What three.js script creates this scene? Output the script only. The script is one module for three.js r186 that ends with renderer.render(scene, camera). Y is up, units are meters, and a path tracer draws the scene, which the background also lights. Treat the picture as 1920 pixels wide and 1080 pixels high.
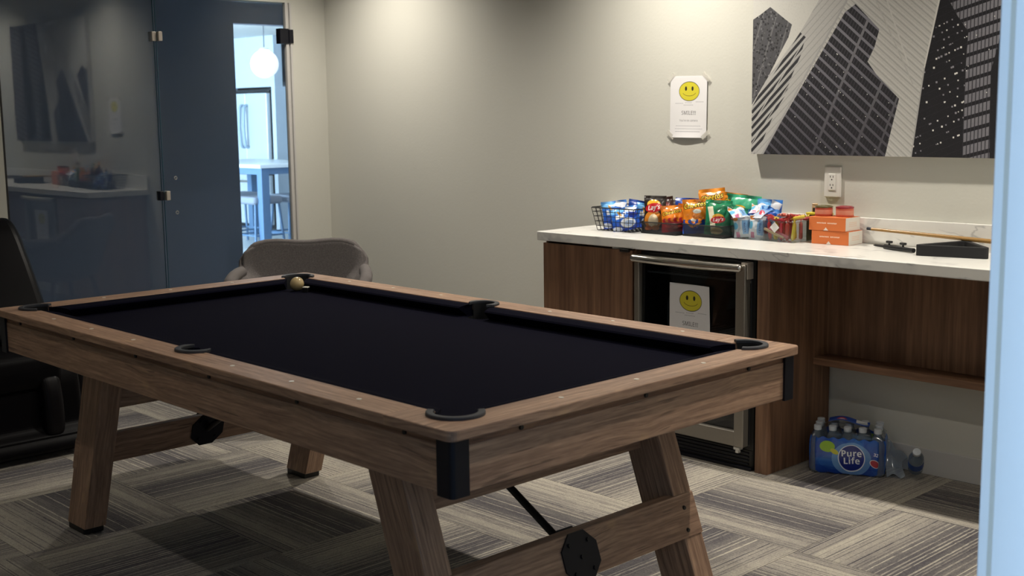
import * as THREE from 'three';
import { RoundedBoxGeometry } from 'three/addons/geometries/RoundedBoxGeometry.js';
import { mergeGeometries, mergeVertices, toCreasedNormals } from 'three/addons/utils/BufferGeometryUtils.js';
import { RectAreaLightUniformsLib } from 'three/addons/lights/RectAreaLightUniformsLib.js';

// ------------------------------------------------------------------ camera, light, exposure
const scene = new THREE.Scene();
scene.background = new THREE.Color(0x000000);
const YAW = 0.76354, PITCH = -0.14193, ROLL = -0.01248;
const camera = new THREE.PerspectiveCamera(2 * Math.atan(540 / 2292.57) * 180 / Math.PI, 1920 / 1080, 0.05, 60);
camera.position.set(6.34254, 1.45742, 4.50021);
{
  const fw = new THREE.Vector3(-Math.cos(YAW) * Math.cos(PITCH), Math.sin(PITCH), -Math.sin(YAW) * Math.cos(PITCH));
  const rt = new THREE.Vector3().crossVectors(fw, new THREE.Vector3(0, 1, 0)).normalize();
  const up = new THREE.Vector3().crossVectors(rt, fw);
  camera.up.copy(up.multiplyScalar(Math.cos(ROLL)).addScaledVector(rt, -Math.sin(ROLL)));
  camera.lookAt(camera.position.clone().add(fw));
}
camera.focus = 4.3;
camera.userData.fStop = 5.6;
scene.add(camera);
const EXPOSURE = 1.0;
RectAreaLightUniformsLib.init();
const WARM = new THREE.Color(1.0, 0.925, 0.815), DAY = new THREE.Color(0.5, 0.73, 1.0), KDAY = new THREE.Color(0.66, 0.86, 1.0);
// x, z, candela, aim x, aim z, cone, what it hangs over
const DOWNLIGHTS = [
  [0.75, 0.58, 11, 0.75, 0.5, 1.1, 'recessed ceiling downlight in the corner by the glass door'],
  [2.85, 0.58, 13.5, 2.85, 0.5, 1.1, 'recessed ceiling downlight above the snack end of the counter'],
  [4.95, 0.62, 12, 4.95, 0.6, 1.2, 'recessed ceiling downlight above the far end of the counter'],
  [0.75, 3.72, 0.5, 0.75, 3.72, 1.3, 'recessed ceiling downlight above the black recliner'],
  [5.0, 2.14, 3.6, 5.0, 2.14, 1.2, 'recessed ceiling downlight just inside the doorway'],
  [2.85, 2.14, 2.2, 2.85, 2.14, 1.25, 'recessed ceiling downlight above the middle of the pool table'],
  [-0.8, 3.0, 1.5, -0.8, 3.0, 1.3, 'recessed ceiling downlight in the corridor beyond the glass'],
  [2.85, 3.72, 1.9, 2.85, 3.72, 1.3, 'recessed ceiling downlight in front of the long side of the pool table'],
];
const KITCHEN_DAY = 46, HALL_DAY = 62;

// ------------------------------------------------------------------ helpers
let rs = 1234567;
const rnd = () => ((rs = (rs * 1664525 + 1013904223) >>> 0) / 4294967296);
const rr = (a, b) => a + (b - a) * rnd();
const V = (x, y, z) => new THREE.Vector3(x, y, z);
const used = {};
function numbered(n) { const k = used[n] ?? 0; used[n] = k + 1; return k ? n + '_' + String(k).padStart(3, '0') : n; }
function tag(o, label, category, group) { o.userData.label = label; o.userData.category = category; if (group) o.userData.group = group; return o; }
function thing(name, label, category, pos = [0, 0, 0], turn = 0, group) {
  const o = new THREE.Group(); o.name = numbered(name); scene.add(o); o.position.set(...pos); o.rotation.y = turn;
  return tag(o, label, category, group);
}
function part(name, geo, mat, parent) { const m = new THREE.Mesh(Array.isArray(geo) ? merge(geo) : geo, mat); m.name = parent === scene ? numbered(name) : name; parent.add(m); return m; }
function struct(name, geo, mat, parent = scene) { const m = part(name, geo, mat, parent); if (parent === scene) m.userData.kind = 'structure'; return m; }
function merge(list) {
  list = list.map((g) => { g = g.index ? g.toNonIndexed() : g.clone(); for (const k of Object.keys(g.attributes)) if (!['position', 'normal', 'uv'].includes(k)) g.deleteAttribute(k); if (!g.attributes.uv) g.setAttribute('uv', new THREE.BufferAttribute(new Float32Array(g.attributes.position.count * 2), 2)); return g; });
  return list.length === 1 ? list[0] : mergeGeometries(list);
}
// texture coordinates in metres, u along the grain axis
function metre(geo, grain = 0, ou = 0, ov = 0) {
  const g = geo.index ? geo.toNonIndexed() : geo, p = g.attributes.position, uv = new Float32Array(p.count * 2);
  const a = V(0, 0, 0), b = V(0, 0, 0), c = V(0, 0, 0), n = V(0, 0, 0);
  for (let i = 0; i < p.count; i += 3) {
    a.fromBufferAttribute(p, i); b.fromBufferAttribute(p, i + 1); c.fromBufferAttribute(p, i + 2);
    n.subVectors(b, a).cross(c.clone().sub(a));
    const d = [Math.abs(n.x), Math.abs(n.y), Math.abs(n.z)], ax = d.indexOf(Math.max(...d));
    let u = grain, v = [0, 1, 2].find((k) => k !== ax && k !== grain);
    if (ax === grain) { [u, v] = [0, 1, 2].filter((k) => k !== ax); }
    [a, b, c].forEach((q, k) => { const t = q.toArray(); uv[(i + k) * 2] = t[u] + ou; uv[(i + k) * 2 + 1] = t[v] + ov + ax * 0.137; });
  }
  g.setAttribute('uv', new THREE.BufferAttribute(uv, 2));
  return g;
}
const box = (x0, x1, y0, y1, z0, z1) => new THREE.BoxGeometry(x1 - x0, y1 - y0, z1 - z0).translate((x0 + x1) / 2, (y0 + y1) / 2, (z0 + z1) / 2);
const rbox = (x0, x1, y0, y1, z0, z1, r = 0.004, s = 2) => new RoundedBoxGeometry(x1 - x0, y1 - y0, z1 - z0, s, Math.min(r, (x1 - x0) / 2.02, (y1 - y0) / 2.02, (z1 - z0) / 2.02)).translate((x0 + x1) / 2, (y0 + y1) / 2, (z0 + z1) / 2);
const wbox = (a, grain, r = 0.003) => metre(rbox(...a, r), grain, rr(0, 3), rr(0, 3));
function bar(a, b, r, seg = 8, r2 = r) {
  const d = b.clone().sub(a), g = new THREE.CylinderGeometry(r2, r, d.length(), seg);
  g.applyQuaternion(new THREE.Quaternion().setFromUnitVectors(V(0, 1, 0), d.clone().normalize()));
  return g.translate((a.x + b.x) / 2, (a.y + b.y) / 2, (a.z + b.z) / 2);
}
const tube = (pts, r, closed = false, seg = 40, rad = 6) => new THREE.TubeGeometry(new THREE.CatmullRomCurve3(pts, closed, 'catmullrom', 0.2), seg, r, rad, closed);
const lathe = (pts, seg = 28) => new THREE.LatheGeometry(pts.map(([r, y]) => new THREE.Vector2(r, y)), seg);
// a flat outline in plan (x, z), pulled up from y0 to y1
function plan(pts, y0, y1, bev = 0.002) {
  const s = new THREE.Shape(pts.map(([x, z]) => new THREE.Vector2(x, -z)));
  return new THREE.ExtrudeGeometry(s, { depth: y1 - y0 - 2 * bev, bevelEnabled: bev > 0, bevelSize: bev, bevelThickness: bev, bevelSegments: 2, bevelOffset: -bev, curveSegments: 12 }).rotateX(-Math.PI / 2).translate(0, y0 + bev, 0);
}
const arc = (cx, cz, r, a0, a1, n = 14) => Array.from({ length: n + 1 }, (_, i) => { const t = a0 + (a1 - a0) * i / n; return [cx + r * Math.cos(t), cz + r * Math.sin(t)]; });
// a closed sheet of given thickness over a grid of points f(u, v)
function sheet(f, nu, nv, t) {
  const P = []; for (let j = 0; j <= nv; j++) for (let i = 0; i <= nu; i++) P.push(f(i / nu, j / nv));
  const id = (i, j) => j * (nu + 1) + i, N = P.map(() => V(0, 0, 0));
  for (let j = 0; j < nv; j++) for (let i = 0; i < nu; i++) {
    const a = P[id(i, j)], n = P[id(i + 1, j)].clone().sub(a).cross(P[id(i, j + 1)].clone().sub(a));
    for (const k of [id(i, j), id(i + 1, j), id(i, j + 1), id(i + 1, j + 1)]) N[k].add(n);
  }
  const pos = [], uv = [], idx = [], M = P.length;
  P.forEach((p, k) => { N[k].normalize(); pos.push(...p.clone().addScaledVector(N[k], t / 2).toArray()); });
  P.forEach((p, k) => pos.push(...p.clone().addScaledVector(N[k], -t / 2).toArray()));
  for (let s = 0; s < 2; s++) for (let j = 0; j <= nv; j++) for (let i = 0; i <= nu; i++) uv.push(i / nu, j / nv);
  for (let j = 0; j < nv; j++) for (let i = 0; i < nu; i++) {
    const a = id(i, j), b = id(i + 1, j), c = id(i + 1, j + 1), d = id(i, j + 1);
    idx.push(a, b, c, a, c, d, M + a, M + c, M + b, M + a, M + d, M + c);
  }
  const edge = []; for (let i = 0; i < nu; i++) edge.push(id(i, 0)); for (let j = 0; j < nv; j++) edge.push(id(nu, j)); for (let i = nu; i > 0; i--) edge.push(id(i, nv)); for (let j = nv; j > 0; j--) edge.push(id(0, j));
  edge.forEach((a, k) => { const b = edge[(k + 1) % edge.length]; idx.push(a, M + a, b, b, M + a, M + b); });
  const g = new THREE.BufferGeometry();
  g.setAttribute('position', new THREE.Float32BufferAttribute(pos, 3)); g.setAttribute('uv', new THREE.Float32BufferAttribute(uv, 2)); g.setIndex(idx); g.computeVertexNormals();
  return { geo: g, rim: edge.map((k) => P[k]) };
}

// ------------------------------------------------------------------ noise and computed textures
function hash(x, y, s) { let h = (x * 374761393 + y * 668265263 + s * 974634777) | 0; h = Math.imul(h ^ (h >>> 13), 1274126177); return ((h ^ (h >>> 16)) >>> 0) / 4294967296; }
function noise(x, y, px, py, s = 0) {   // repeats every px, py cells
  const xi = Math.floor(x), yi = Math.floor(y), f = x - xi, g = y - yi, u = f * f * (3 - 2 * f), v = g * g * (3 - 2 * g), m = (a, b) => ((a % b) + b) % b;
  const a = hash(m(xi, px), m(yi, py), s), b = hash(m(xi + 1, px), m(yi, py), s), c = hash(m(xi, px), m(yi + 1, py), s), d = hash(m(xi + 1, px), m(yi + 1, py), s);
  return a + (b - a) * u + (c - a) * v + (a - b - c + d) * u * v;
}
function fbm(x, y, px, py, s, o = 4) { let t = 0, a = 0.5, n = 0; for (let i = 0; i < o; i++) { t += a * noise(x, y, px, py, s + i * 17); n += a; a *= 0.5; x *= 2; y *= 2; px *= 2; py *= 2; } return t / n; }
const clamp = (x, a = 0, b = 1) => Math.min(b, Math.max(a, x)), mix = (a, b, t) => a + (b - a) * t, smooth = (a, b, x) => { x = clamp((x - a) / (b - a)); return x * x * (3 - 2 * x); };
function dataTex(w, h, f, srgb = true) {
  const d = new Uint8Array(w * h * 4);
  for (let y = 0; y < h; y++) for (let x = 0; x < w; x++) { const c = f(x / w, y / h), o = (y * w + x) * 4; d[o] = clamp(c[0], 0, 255); d[o + 1] = clamp(c[1], 0, 255); d[o + 2] = clamp(c[2], 0, 255); d[o + 3] = 255; }
  const t = new THREE.DataTexture(d, w, h); t.wrapS = t.wrapT = THREE.RepeatWrapping; t.magFilter = THREE.LinearFilter; t.minFilter = THREE.LinearMipmapLinearFilter; t.generateMipmaps = true;
  if (srgb) t.colorSpace = THREE.SRGBColorSpace; t.needsUpdate = true; return t;
}
const ramp = (a, b, t) => [mix(a[0], b[0], t), mix(a[1], b[1], t), mix(a[2], b[2], t)];
function canvasTex(w, h, draw) {
  const c = document.createElement('canvas'); c.width = w; c.height = h; draw(c.getContext('2d'), w, h);
  const t = new THREE.CanvasTexture(c); t.colorSpace = THREE.SRGBColorSpace; return t;
}
// barn-wood laminate: long streaks, dark cracks, a few knots
const KNOTS = [[0.18, 0.3], [0.46, 0.72], [0.62, 0.2], [0.86, 0.55], [0.33, 0.9]];
function barn(u, v) {
  let vv = v, k = 0;
  for (const [a, b] of KNOTS) { const dx = Math.min(Math.abs(u - a), 1 - Math.abs(u - a)) * 22, dy = (v - b) * 9, r = Math.hypot(dx, dy); vv += 0.026 * Math.sign(dy) * Math.exp(-r * r * 0.6); k += Math.exp(-r * r * 2.2) * (0.55 + 0.45 * Math.sin(r * 9)); }
  vv += 0.007 * (fbm(u * 6, v * 5, 6, 5, 3) - 0.5);
  const s = fbm(u * 8, vv * 80, 8, 80, 11, 4), w = fbm(u * 2, vv * 14, 2, 14, 29, 3), fine = noise(u * 24, vv * 240, 24, 240, 5);
  const crack = smooth(0.73, 0.82, fbm(u * 9, vv * 60, 9, 60, 71, 3));
  return { t: clamp(0.5 + (s - 0.5) * 1.0 + (w - 0.5) * 0.4 + (fine - 0.5) * 0.3 + (noise(u * 60, vv * 110, 60, 110, 44) - 0.5) * 0.25), crack, k };
}
const barnTex = dataTex(1024, 512, (u, v) => { const b = barn(u, v); let c = ramp([122, 94, 77], [188, 153, 126], b.t); c = ramp(c, [196, 160, 118], clamp(b.k) * 0.35); return ramp(c, [84, 64, 52], b.crack * 0.5); });
const barnBump = dataTex(1024, 512, (u, v) => { const b = barn(u, v), g = 255 * clamp(0.4 + 0.5 * b.t - 0.5 * b.crack); return [g, g, g]; }, false);
for (const t of [barnTex, barnBump]) t.repeat.set(1 / 1.3, 1 / 0.42);
const walnutTex = dataTex(512, 512, (u, v) => {
  const w = v + 0.01 * fbm(u * 3, v * 4, 3, 4, 8), s = fbm(u * 3, w * 46, 3, 46, 41, 4), b = fbm(u * 1, w * 9, 1, 9, 77, 2), f = noise(u * 20, w * 150, 20, 150, 9);
  return ramp([98, 70, 52], [146, 110, 84], clamp(0.45 + (s - 0.5) * 1.1 + (b - 0.5) * 0.7 + (f - 0.5) * 0.3));
});
walnutTex.repeat.set(1 / 1.1, 1 / 0.6);
const marbleTex = dataTex(1024, 512, (u, v) => {
  const wx = u * 5 + 1.6 * fbm(u * 5, v * 3, 5, 3, 2), wy = v * 3 + 1.4 * fbm(u * 5, v * 3, 5, 3, 90);
  const n = fbm(wx, wy, 5, 3, 6, 5), vein = Math.exp(-Math.pow((n - 0.5) * 26, 2)) * smooth(0.4, 0.65, fbm(u * 4, v * 3, 4, 3, 55, 3)), cloud = fbm(u * 7, v * 5, 7, 5, 66, 4), fine = Math.exp(-Math.pow((fbm(u * 14 + v * 16, v * 9 - u * 6, 9999, 9999, 31, 4) - 0.5) * 30, 2)) * smooth(0.5, 0.7, noise(u * 16, v * 10, 16, 10, 8));
  return ramp([230, 229, 224], [160, 160, 160], clamp(vein * 0.5 + fine * 0.5 + (cloud - 0.5) * 0.12));
});
marbleTex.repeat.set(1 / 1.5, 1 / 0.8);
const fabricTex = dataTex(256, 256, (u, v) => { const t = noise(u * 96, v * 96, 96, 96, 4) * 0.6 + noise(u * 160, v * 40, 160, 40, 14) * 0.4; return ramp([76, 72, 72], [128, 122, 120], t); });
fabricTex.repeat.set(4, 4);
const paintBump = dataTex(256, 256, (u, v) => { const g = 255 * fbm(u * 60, v * 60, 60, 60, 23, 2); return [g, g, g]; }, false);
paintBump.repeat.set(2, 2);
function carpet(seed) {
  const rows = 256, line = []; let s = seed * 7919 + 13; const q = () => ((s = (s * 1664525 + 1013904223) >>> 0) / 4294967296);
  const flip = q() < 0.5, c = 0.3 + 0.3 * q(), w = 0.16 + 0.12 * q();
  for (let i = 0; i < rows; i++) { const p = flip ? 1 - i / rows : i / rows; line.push(0.1 + 0.66 * Math.exp(-Math.pow((p - c) / (p < c ? w : w * 1.5), 2)) + (p < 0.09 ? 0.22 : 0) + (q() - 0.5) * 0.1); }
  const base = line.slice();
  for (let i = 3; i < rows - 3;) { const t = base[i], n = t > 0.45 ? 2 + (q() < 0.4) : 1 + (q() < 0.4), d = t > 0.45 ? -(0.3 + 0.3 * q()) : 0.3 + 0.35 * q(); if (q() < 0.85) for (let k = 0; k < n; k++) line[i + k] = t + d; i += n + 3 + Math.floor(q() * 9); }
  return (u, v) => {
    const y = v * rows, i = Math.floor(y) % rows, t = line[i], worn = noise(u * 22, i * 3.7, 22, 9999, seed), pile = noise(u * 220, v * 220, 220, 220, seed + 5), patch = fbm(u * 6, v * 30, 6, 30, seed + 40, 3);
    return clamp(mix(t, base[i], smooth(0.55, 0.9, worn) * 0.8) + (pile - 0.5) * 0.26 + (patch - 0.5) * 0.22);
  };
}
const CARPETS = [1, 2, 3, 4, 5, 6].map((s) => { const f = carpet(s); return { map: dataTex(512, 512, (u, v) => ramp([186, 179, 164], [58, 56, 64], f(u, v))) }; });
const carpetBump = dataTex(256, 256, (u, v) => { const g = 255 * (0.6 * noise(u * 128, v * 128, 128, 128, 3) + 0.4 * Math.abs(Math.sin(v * Math.PI * 64))); return [g, g, g]; }, false);
carpetBump.repeat.set(1, 1);

// ------------------------------------------------------------------ materials
const std = (o) => new THREE.MeshStandardMaterial(o), phys = (o) => new THREE.MeshPhysicalMaterial(o);
const M = {
  wall: std({ color: 0xcac9c0, roughness: 0.85, bumpMap: paintBump, bumpScale: 0.00025 }),
  hallWall: std({ color: 0xb2b4b8, roughness: 0.9 }),
  ceiling: std({ color: 0xcfcdc8, roughness: 0.95 }),
  trim: std({ color: 0xc4c2bf, roughness: 0.5 }),
  hallTrim: std({ color: 0xeef2f5, roughness: 0.45 }),
  darkWall: std({ color: 0x7c7d8c, roughness: 0.85 }),
  kitchenWall: std({ color: 0xb9c2cc, roughness: 0.8 }),
  kitchenFloor: std({ color: 0xb9bcbe, roughness: 0.35 }),
  barn: std({ map: barnTex, bumpMap: barnBump, bumpScale: 0.0006, roughness: 0.5 }),
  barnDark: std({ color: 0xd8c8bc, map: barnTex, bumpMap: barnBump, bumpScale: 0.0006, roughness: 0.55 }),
  walnut: std({ map: walnutTex, roughness: 0.5 }),
  marble: std({ map: marbleTex, roughness: 0.28 }),
  cloth: phys({ color: 0x0a0a18, roughness: 1, specularIntensity: 0.12 }),
  blackMetal: std({ color: 0x12141f, roughness: 0.42, metalness: 0.35 }),
  rubber: std({ color: 0x2e3036, roughness: 0.55 }),
  liner: std({ color: 0x08080a, roughness: 0.8 }),
  pearl: std({ color: 0xe6e0d2, roughness: 0.3 }),
  steel: std({ color: 0x98938a, roughness: 0.36, metalness: 0.75 }),
  polished: std({ color: 0xcfccc6, roughness: 0.14, metalness: 1 }),
  brushed: std({ color: 0xb3aaa0, roughness: 0.4, metalness: 0.3 }),
  black: std({ color: 0x0b0b0d, roughness: 0.45 }),
  blackMat: std({ color: 0x121216, roughness: 0.7 }),
  grey: std({ map: fabricTex, roughness: 1 }),
  leather: phys({ color: 0x07060a, roughness: 0.4, specularIntensity: 0.25 }),
  leatherLight: phys({ color: 0x0b090e, roughness: 0.42, specularIntensity: 0.4 }),
  glassWall: phys({ color: 0xe9eef0, roughness: 0, transmission: 1, thickness: 0, ior: 1.62 }),
  glassDoor: phys({ color: 0xe4eaee, roughness: 0, transmission: 1, thickness: 0, ior: 1.5, specularIntensity: 0.5 }),
  fridgeGlass: phys({ color: 0xb4bac0, roughness: 0.02, transmission: 1, thickness: 0, ior: 1.5 }),
  clear: phys({ color: 0xf2f4f4, roughness: 0.08, transmission: 1, thickness: 0, ior: 1.45 }),
  edge: std({ color: 0x52737f, roughness: 0.15 }),
  white: std({ color: 0xdcdad4, roughness: 0.45 }),
  paper: std({ color: 0xe4e3e2, roughness: 0.75 }),
  tape: std({ color: 0xdedbd2, roughness: 0.4, transparent: true, opacity: 0.45 }),
};
function scaled(mat, su, sv) { const m = mat.clone(); for (const k of ['map', 'bumpMap']) if (m[k]) { m[k] = m[k].clone(); m[k].repeat.set(su, sv); } return m; }

// ------------------------------------------------------------------ the setting
const H = 2.74;
{
  const f = struct('floor', box(-0.12, 8.3, -0.12, -0.012, -0.12, 7.6), std({ color: 0x4d4a47, roughness: 1 }));
  const gx = [0], gz = [0]; for (let k = 6; k >= -1; k--) gx.push(4.165 - k * 0.612); gx.push(5.46);
  for (let k = 0; k < 8; k++) gz.push(0.505 + k * 0.612); gz.push(5);
  const mats = CARPETS.flatMap(({ map }) => [0, Math.PI].map((r) => { const m = map.clone(); m.center.set(0.5, 0.5); m.rotation = r; return std({ map: m, roughness: 1, bumpMap: carpetBump, bumpScale: 0.002 }); }));
  const shapes = new Map(), pick = (i, j) => Math.floor(hash(i, j, 77) * mats.length);
  for (let i = 0; i + 1 < gx.length; i++) for (let j = 0; j + 1 < gz.length; j++) {
    const w = gx[i + 1] - gx[i], d = gz[j + 1] - gz[j], along = (i + j + 1) % 2, key = [w.toFixed(3), d.toFixed(3), along].join();
    if (w < 0.02 || d < 0.02) continue;
    if (!shapes.has(key)) {
      const g = new THREE.BoxGeometry(w - 0.002, 0.012, d - 0.002).toNonIndexed(), p = g.attributes.position, uv = g.attributes.uv;
      for (let k = 0; k < p.count; k++) { const a = p.getX(k) / 0.612 + 0.5, b = p.getZ(k) / 0.612 + 0.5; if (along) uv.setXY(k, b, a); else uv.setXY(k, a, b); }
      shapes.set(key, g);
    }
    const t = part('carpet_tile', shapes.get(key), mats[pick(i, j)], f);
    t.position.set((gx[i] + gx[i + 1]) / 2, -0.006, (gz[j] + gz[j + 1]) / 2);
  }
}
struct('ceiling', box(-0.12, 8.3, H, H + 0.1, -0.12, 7.6), M.ceiling);
struct('wall_back', metre(box(-0.12, 5.52, -0.1, H, -0.12, 0)), M.wall);
struct('wall_left', [metre(box(-0.12, 0, -0.1, H, -7.5, 0)), metre(box(-0.07, 0, -0.1, H, 0, 0.242)), metre(box(-0.07, 0, 2.131, H, 0.242, 2.02)), metre(box(-0.12, 0, -0.1, H, 2.02, 5.12))], M.wall);
struct('wall_right', [metre(box(5.42, 5.5, -0.1, H, 0, 2.46)), metre(box(5.42, 5.5, 2.25, H, 2.46, 4.5)), metre(box(5.42, 5.5, -0.1, H, 4.5, 5))], M.wall);
struct('wall_front', metre(box(-0.12, 5.5, -0.1, H, 5, 5.12)), M.wall);
// doorway the camera looks through
struct('trim_1', [rbox(5.398, 5.428, 0, 2.28, 2.40, 2.452, 0.004), rbox(5.428, 5.53, 0, 2.26, 2.43, 2.462, 0.003), rbox(5.53, 5.55, 0, 2.28, 2.38, 2.455, 0.004), rbox(5.40, 5.55, 2.24, 2.29, 2.40, 4.56, 0.004), rbox(5.40, 5.55, 0, 2.28, 4.49, 4.56, 0.004)], M.hallTrim);
struct('wall_hall', [metre(box(8.2, 8.3, -0.1, H, 0.9, 7.6)), metre(box(5.5, 8.3, -0.1, H, 0.9, 1)), metre(box(5.4, 5.5, -0.1, H, 5.12, 7.6)), metre(box(5.5, 5.59, -0.1, H, 7.5, 7.6)), metre(box(6.21, 8.3, -0.1, H, 7.5, 7.6)), metre(box(5.59, 6.21, -0.1, 0.35, 7.5, 7.6)), metre(box(5.59, 6.21, 2.35, H, 7.5, 7.6))], M.hallWall);
function dayWindow(name, w, h, pos, turn, strength, panes, tint) {
  const g = new THREE.Group(); g.name = numbered(name); g.userData.kind = 'structure'; g.position.set(...pos); g.rotation.y = turn; scene.add(g);
  const em = std({ color: 0x000000, emissive: tint, emissiveIntensity: Math.min(strength, 1.6), roughness: 1 });
  part('window_pane', box(-w / 2, w / 2, -h / 2, h / 2, -0.04, -0.03), em, g);
  for (let i = 0; i <= panes; i++) part('window_frame', rbox(-w / 2 + w * i / panes - 0.03, -w / 2 + w * i / panes + 0.03, -h / 2, h / 2, -0.03, 0.02), M.white, g);
  for (const s of [-1, 1]) part('window_frame', rbox(-w / 2, w / 2, s * h / 2 - 0.03, s * h / 2 + 0.03, -0.03, 0.02), M.white, g);
  const l = new THREE.RectAreaLight(tint, strength, w - 0.1, h - 0.1); l.position.set(0, 0, 0.03); l.rotation.y = Math.PI; g.add(l);
}
dayWindow('window_1', 0.62, 2.0, [5.9, 1.35, 7.5], Math.PI, HALL_DAY, 1, DAY);
// corridor and kitchen beyond the glass
struct('floor_kitchen', [box(-9.6, -0.12, -0.12, 0, -7.6, 5.1)], M.kitchenFloor);
struct('ceiling_kitchen', [box(-9.6, -0.12, 2.47, 2.6, -7.6, 5.1)], M.ceiling);
struct('wall_corridor', [box(-1.62, -1.5, 0, 2.47, -0.268, 5.1), box(-1.62, -1.5, 2.124, 2.47, -1.45, -0.268), box(-1.62, -1.5, 0, 2.47, -7.6, -1.45), box(-1.5, -0.12, 0, 2.47, 5, 5.1), box(-1.5, -0.12, 0, 2.47, -7.6, -7.5)], M.darkWall);
for (const g of [box(-8.12, -7.045, 1.83, 2.47, -4.32, -4.2), box(-7.125, -7.045, 0, 1.83, -4.95, -4.2), box(-7.165, -7.045, 0, 2.47, -7.5, -4.95), box(-9.6, -8.12, 0, 2.47, -4.32, -4.2), box(-9.6, -7.1, 0, 2.47, -5.05, -4.95), box(-9.6, -1.5, 0, 2.47, -7.6, -7.5), box(-9.6, -9.5, 0, 2.47, -7.6, 2.6),
  box(-9.6, -8.2, 0, 2.47, 2.5, 2.6), box(-2.8, -1.5, 0, 2.47, 2.5, 2.6), box(-8.2, -2.8, 2.35, 2.47, 2.5, 2.6), box(-8.2, -2.8, 0, 0.6, 2.5, 2.6)]) struct('wall_kitchen', g, M.kitchenWall);
dayWindow('window_2', 5.4, 1.75, [-5.5, 1.475, 2.5], Math.PI, KITCHEN_DAY, 4, KDAY);
// glass front of the room
{
  struct('trim_2', [rbox(-0.06, 0.004, 0, 2.131, 0.242, 0.256, 0.002), rbox(-0.03, 0.0, 0, 2.131, 0.263, 0.284, 0.002), box(-0.06, -0.012, 0, 2.131, 0.256, 0.263)], M.trim);
  const w = struct('window_3', rbox(-0.024, -0.012, 0.012, 2.121, 1.142, 2.008, 0.001, 1), M.glassWall);
  part('window_frame', [rbox(-0.034, -0.002, 0, 2.131, 2.008, 2.02, 0.001, 1), rbox(-0.034, -0.002, 2.121, 2.131, 1.14, 2.008, 0.001, 1), rbox(-0.034, -0.002, 0, 0.012, 1.14, 2.008, 0.001, 1)], M.black, w);
  part('glass_edge', rbox(-0.0235, -0.0125, 0.012, 2.12, 1.1395, 1.142, 0.0008, 1), M.edge, w);
  for (const [y, m] of [[1.904, M.brushed], [1.021, M.brushed]]) {
    part('clamp', rbox(-0.04, 0.006, y - 0.026, y + 0.026, 1.137, 1.163, 0.003), y < 1.5 ? M.blackMetal : m, w);
  }
  const d = new THREE.Group(); d.name = 'door_1'; d.userData.kind = 'structure'; d.position.set(-0.018, 0, 0.288); d.rotation.y = 0.02; scene.add(d);
  part('door_glass', rbox(-0.006, 0.006, 0.012, 2.121, 0, 0.8475, 0.001, 1), M.glassDoor, d);
  part('glass_edge', rbox(-0.0055, 0.0055, 0.013, 2.12, 0.8475, 0.8495, 0.0008, 1), M.edge, d);
  for (const y of [1.933, 0.25]) part('hinge', [rbox(-0.022, 0.024, y - 0.045, y + 0.045, -0.022, 0.042, 0.003), rbox(-0.014, 0.03, y - 0.04, y + 0.04, -0.05, -0.02, 0.002)], M.blackMetal, d);
  for (const y of [1.904, 1.021]) part('clamp', rbox(-0.02, 0.026, y - 0.026, y + 0.026, 0.822, 0.846, 0.003), M.brushed, d);
  for (const y of [1.118, 0.922]) part('bolt_hole', new THREE.TorusGeometry(0.0085, 0.0022, 6, 18).rotateY(Math.PI / 2).translate(0.006, y, 0.775), M.polished, d);
}
struct('baseboard_back', [rbox(3.6, 5.4, 0, 0.105, 0, 0.014, 0.003), rbox(0, 2.36, 0, 0.105, 0, 0.014, 0.003)], M.trim);

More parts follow.
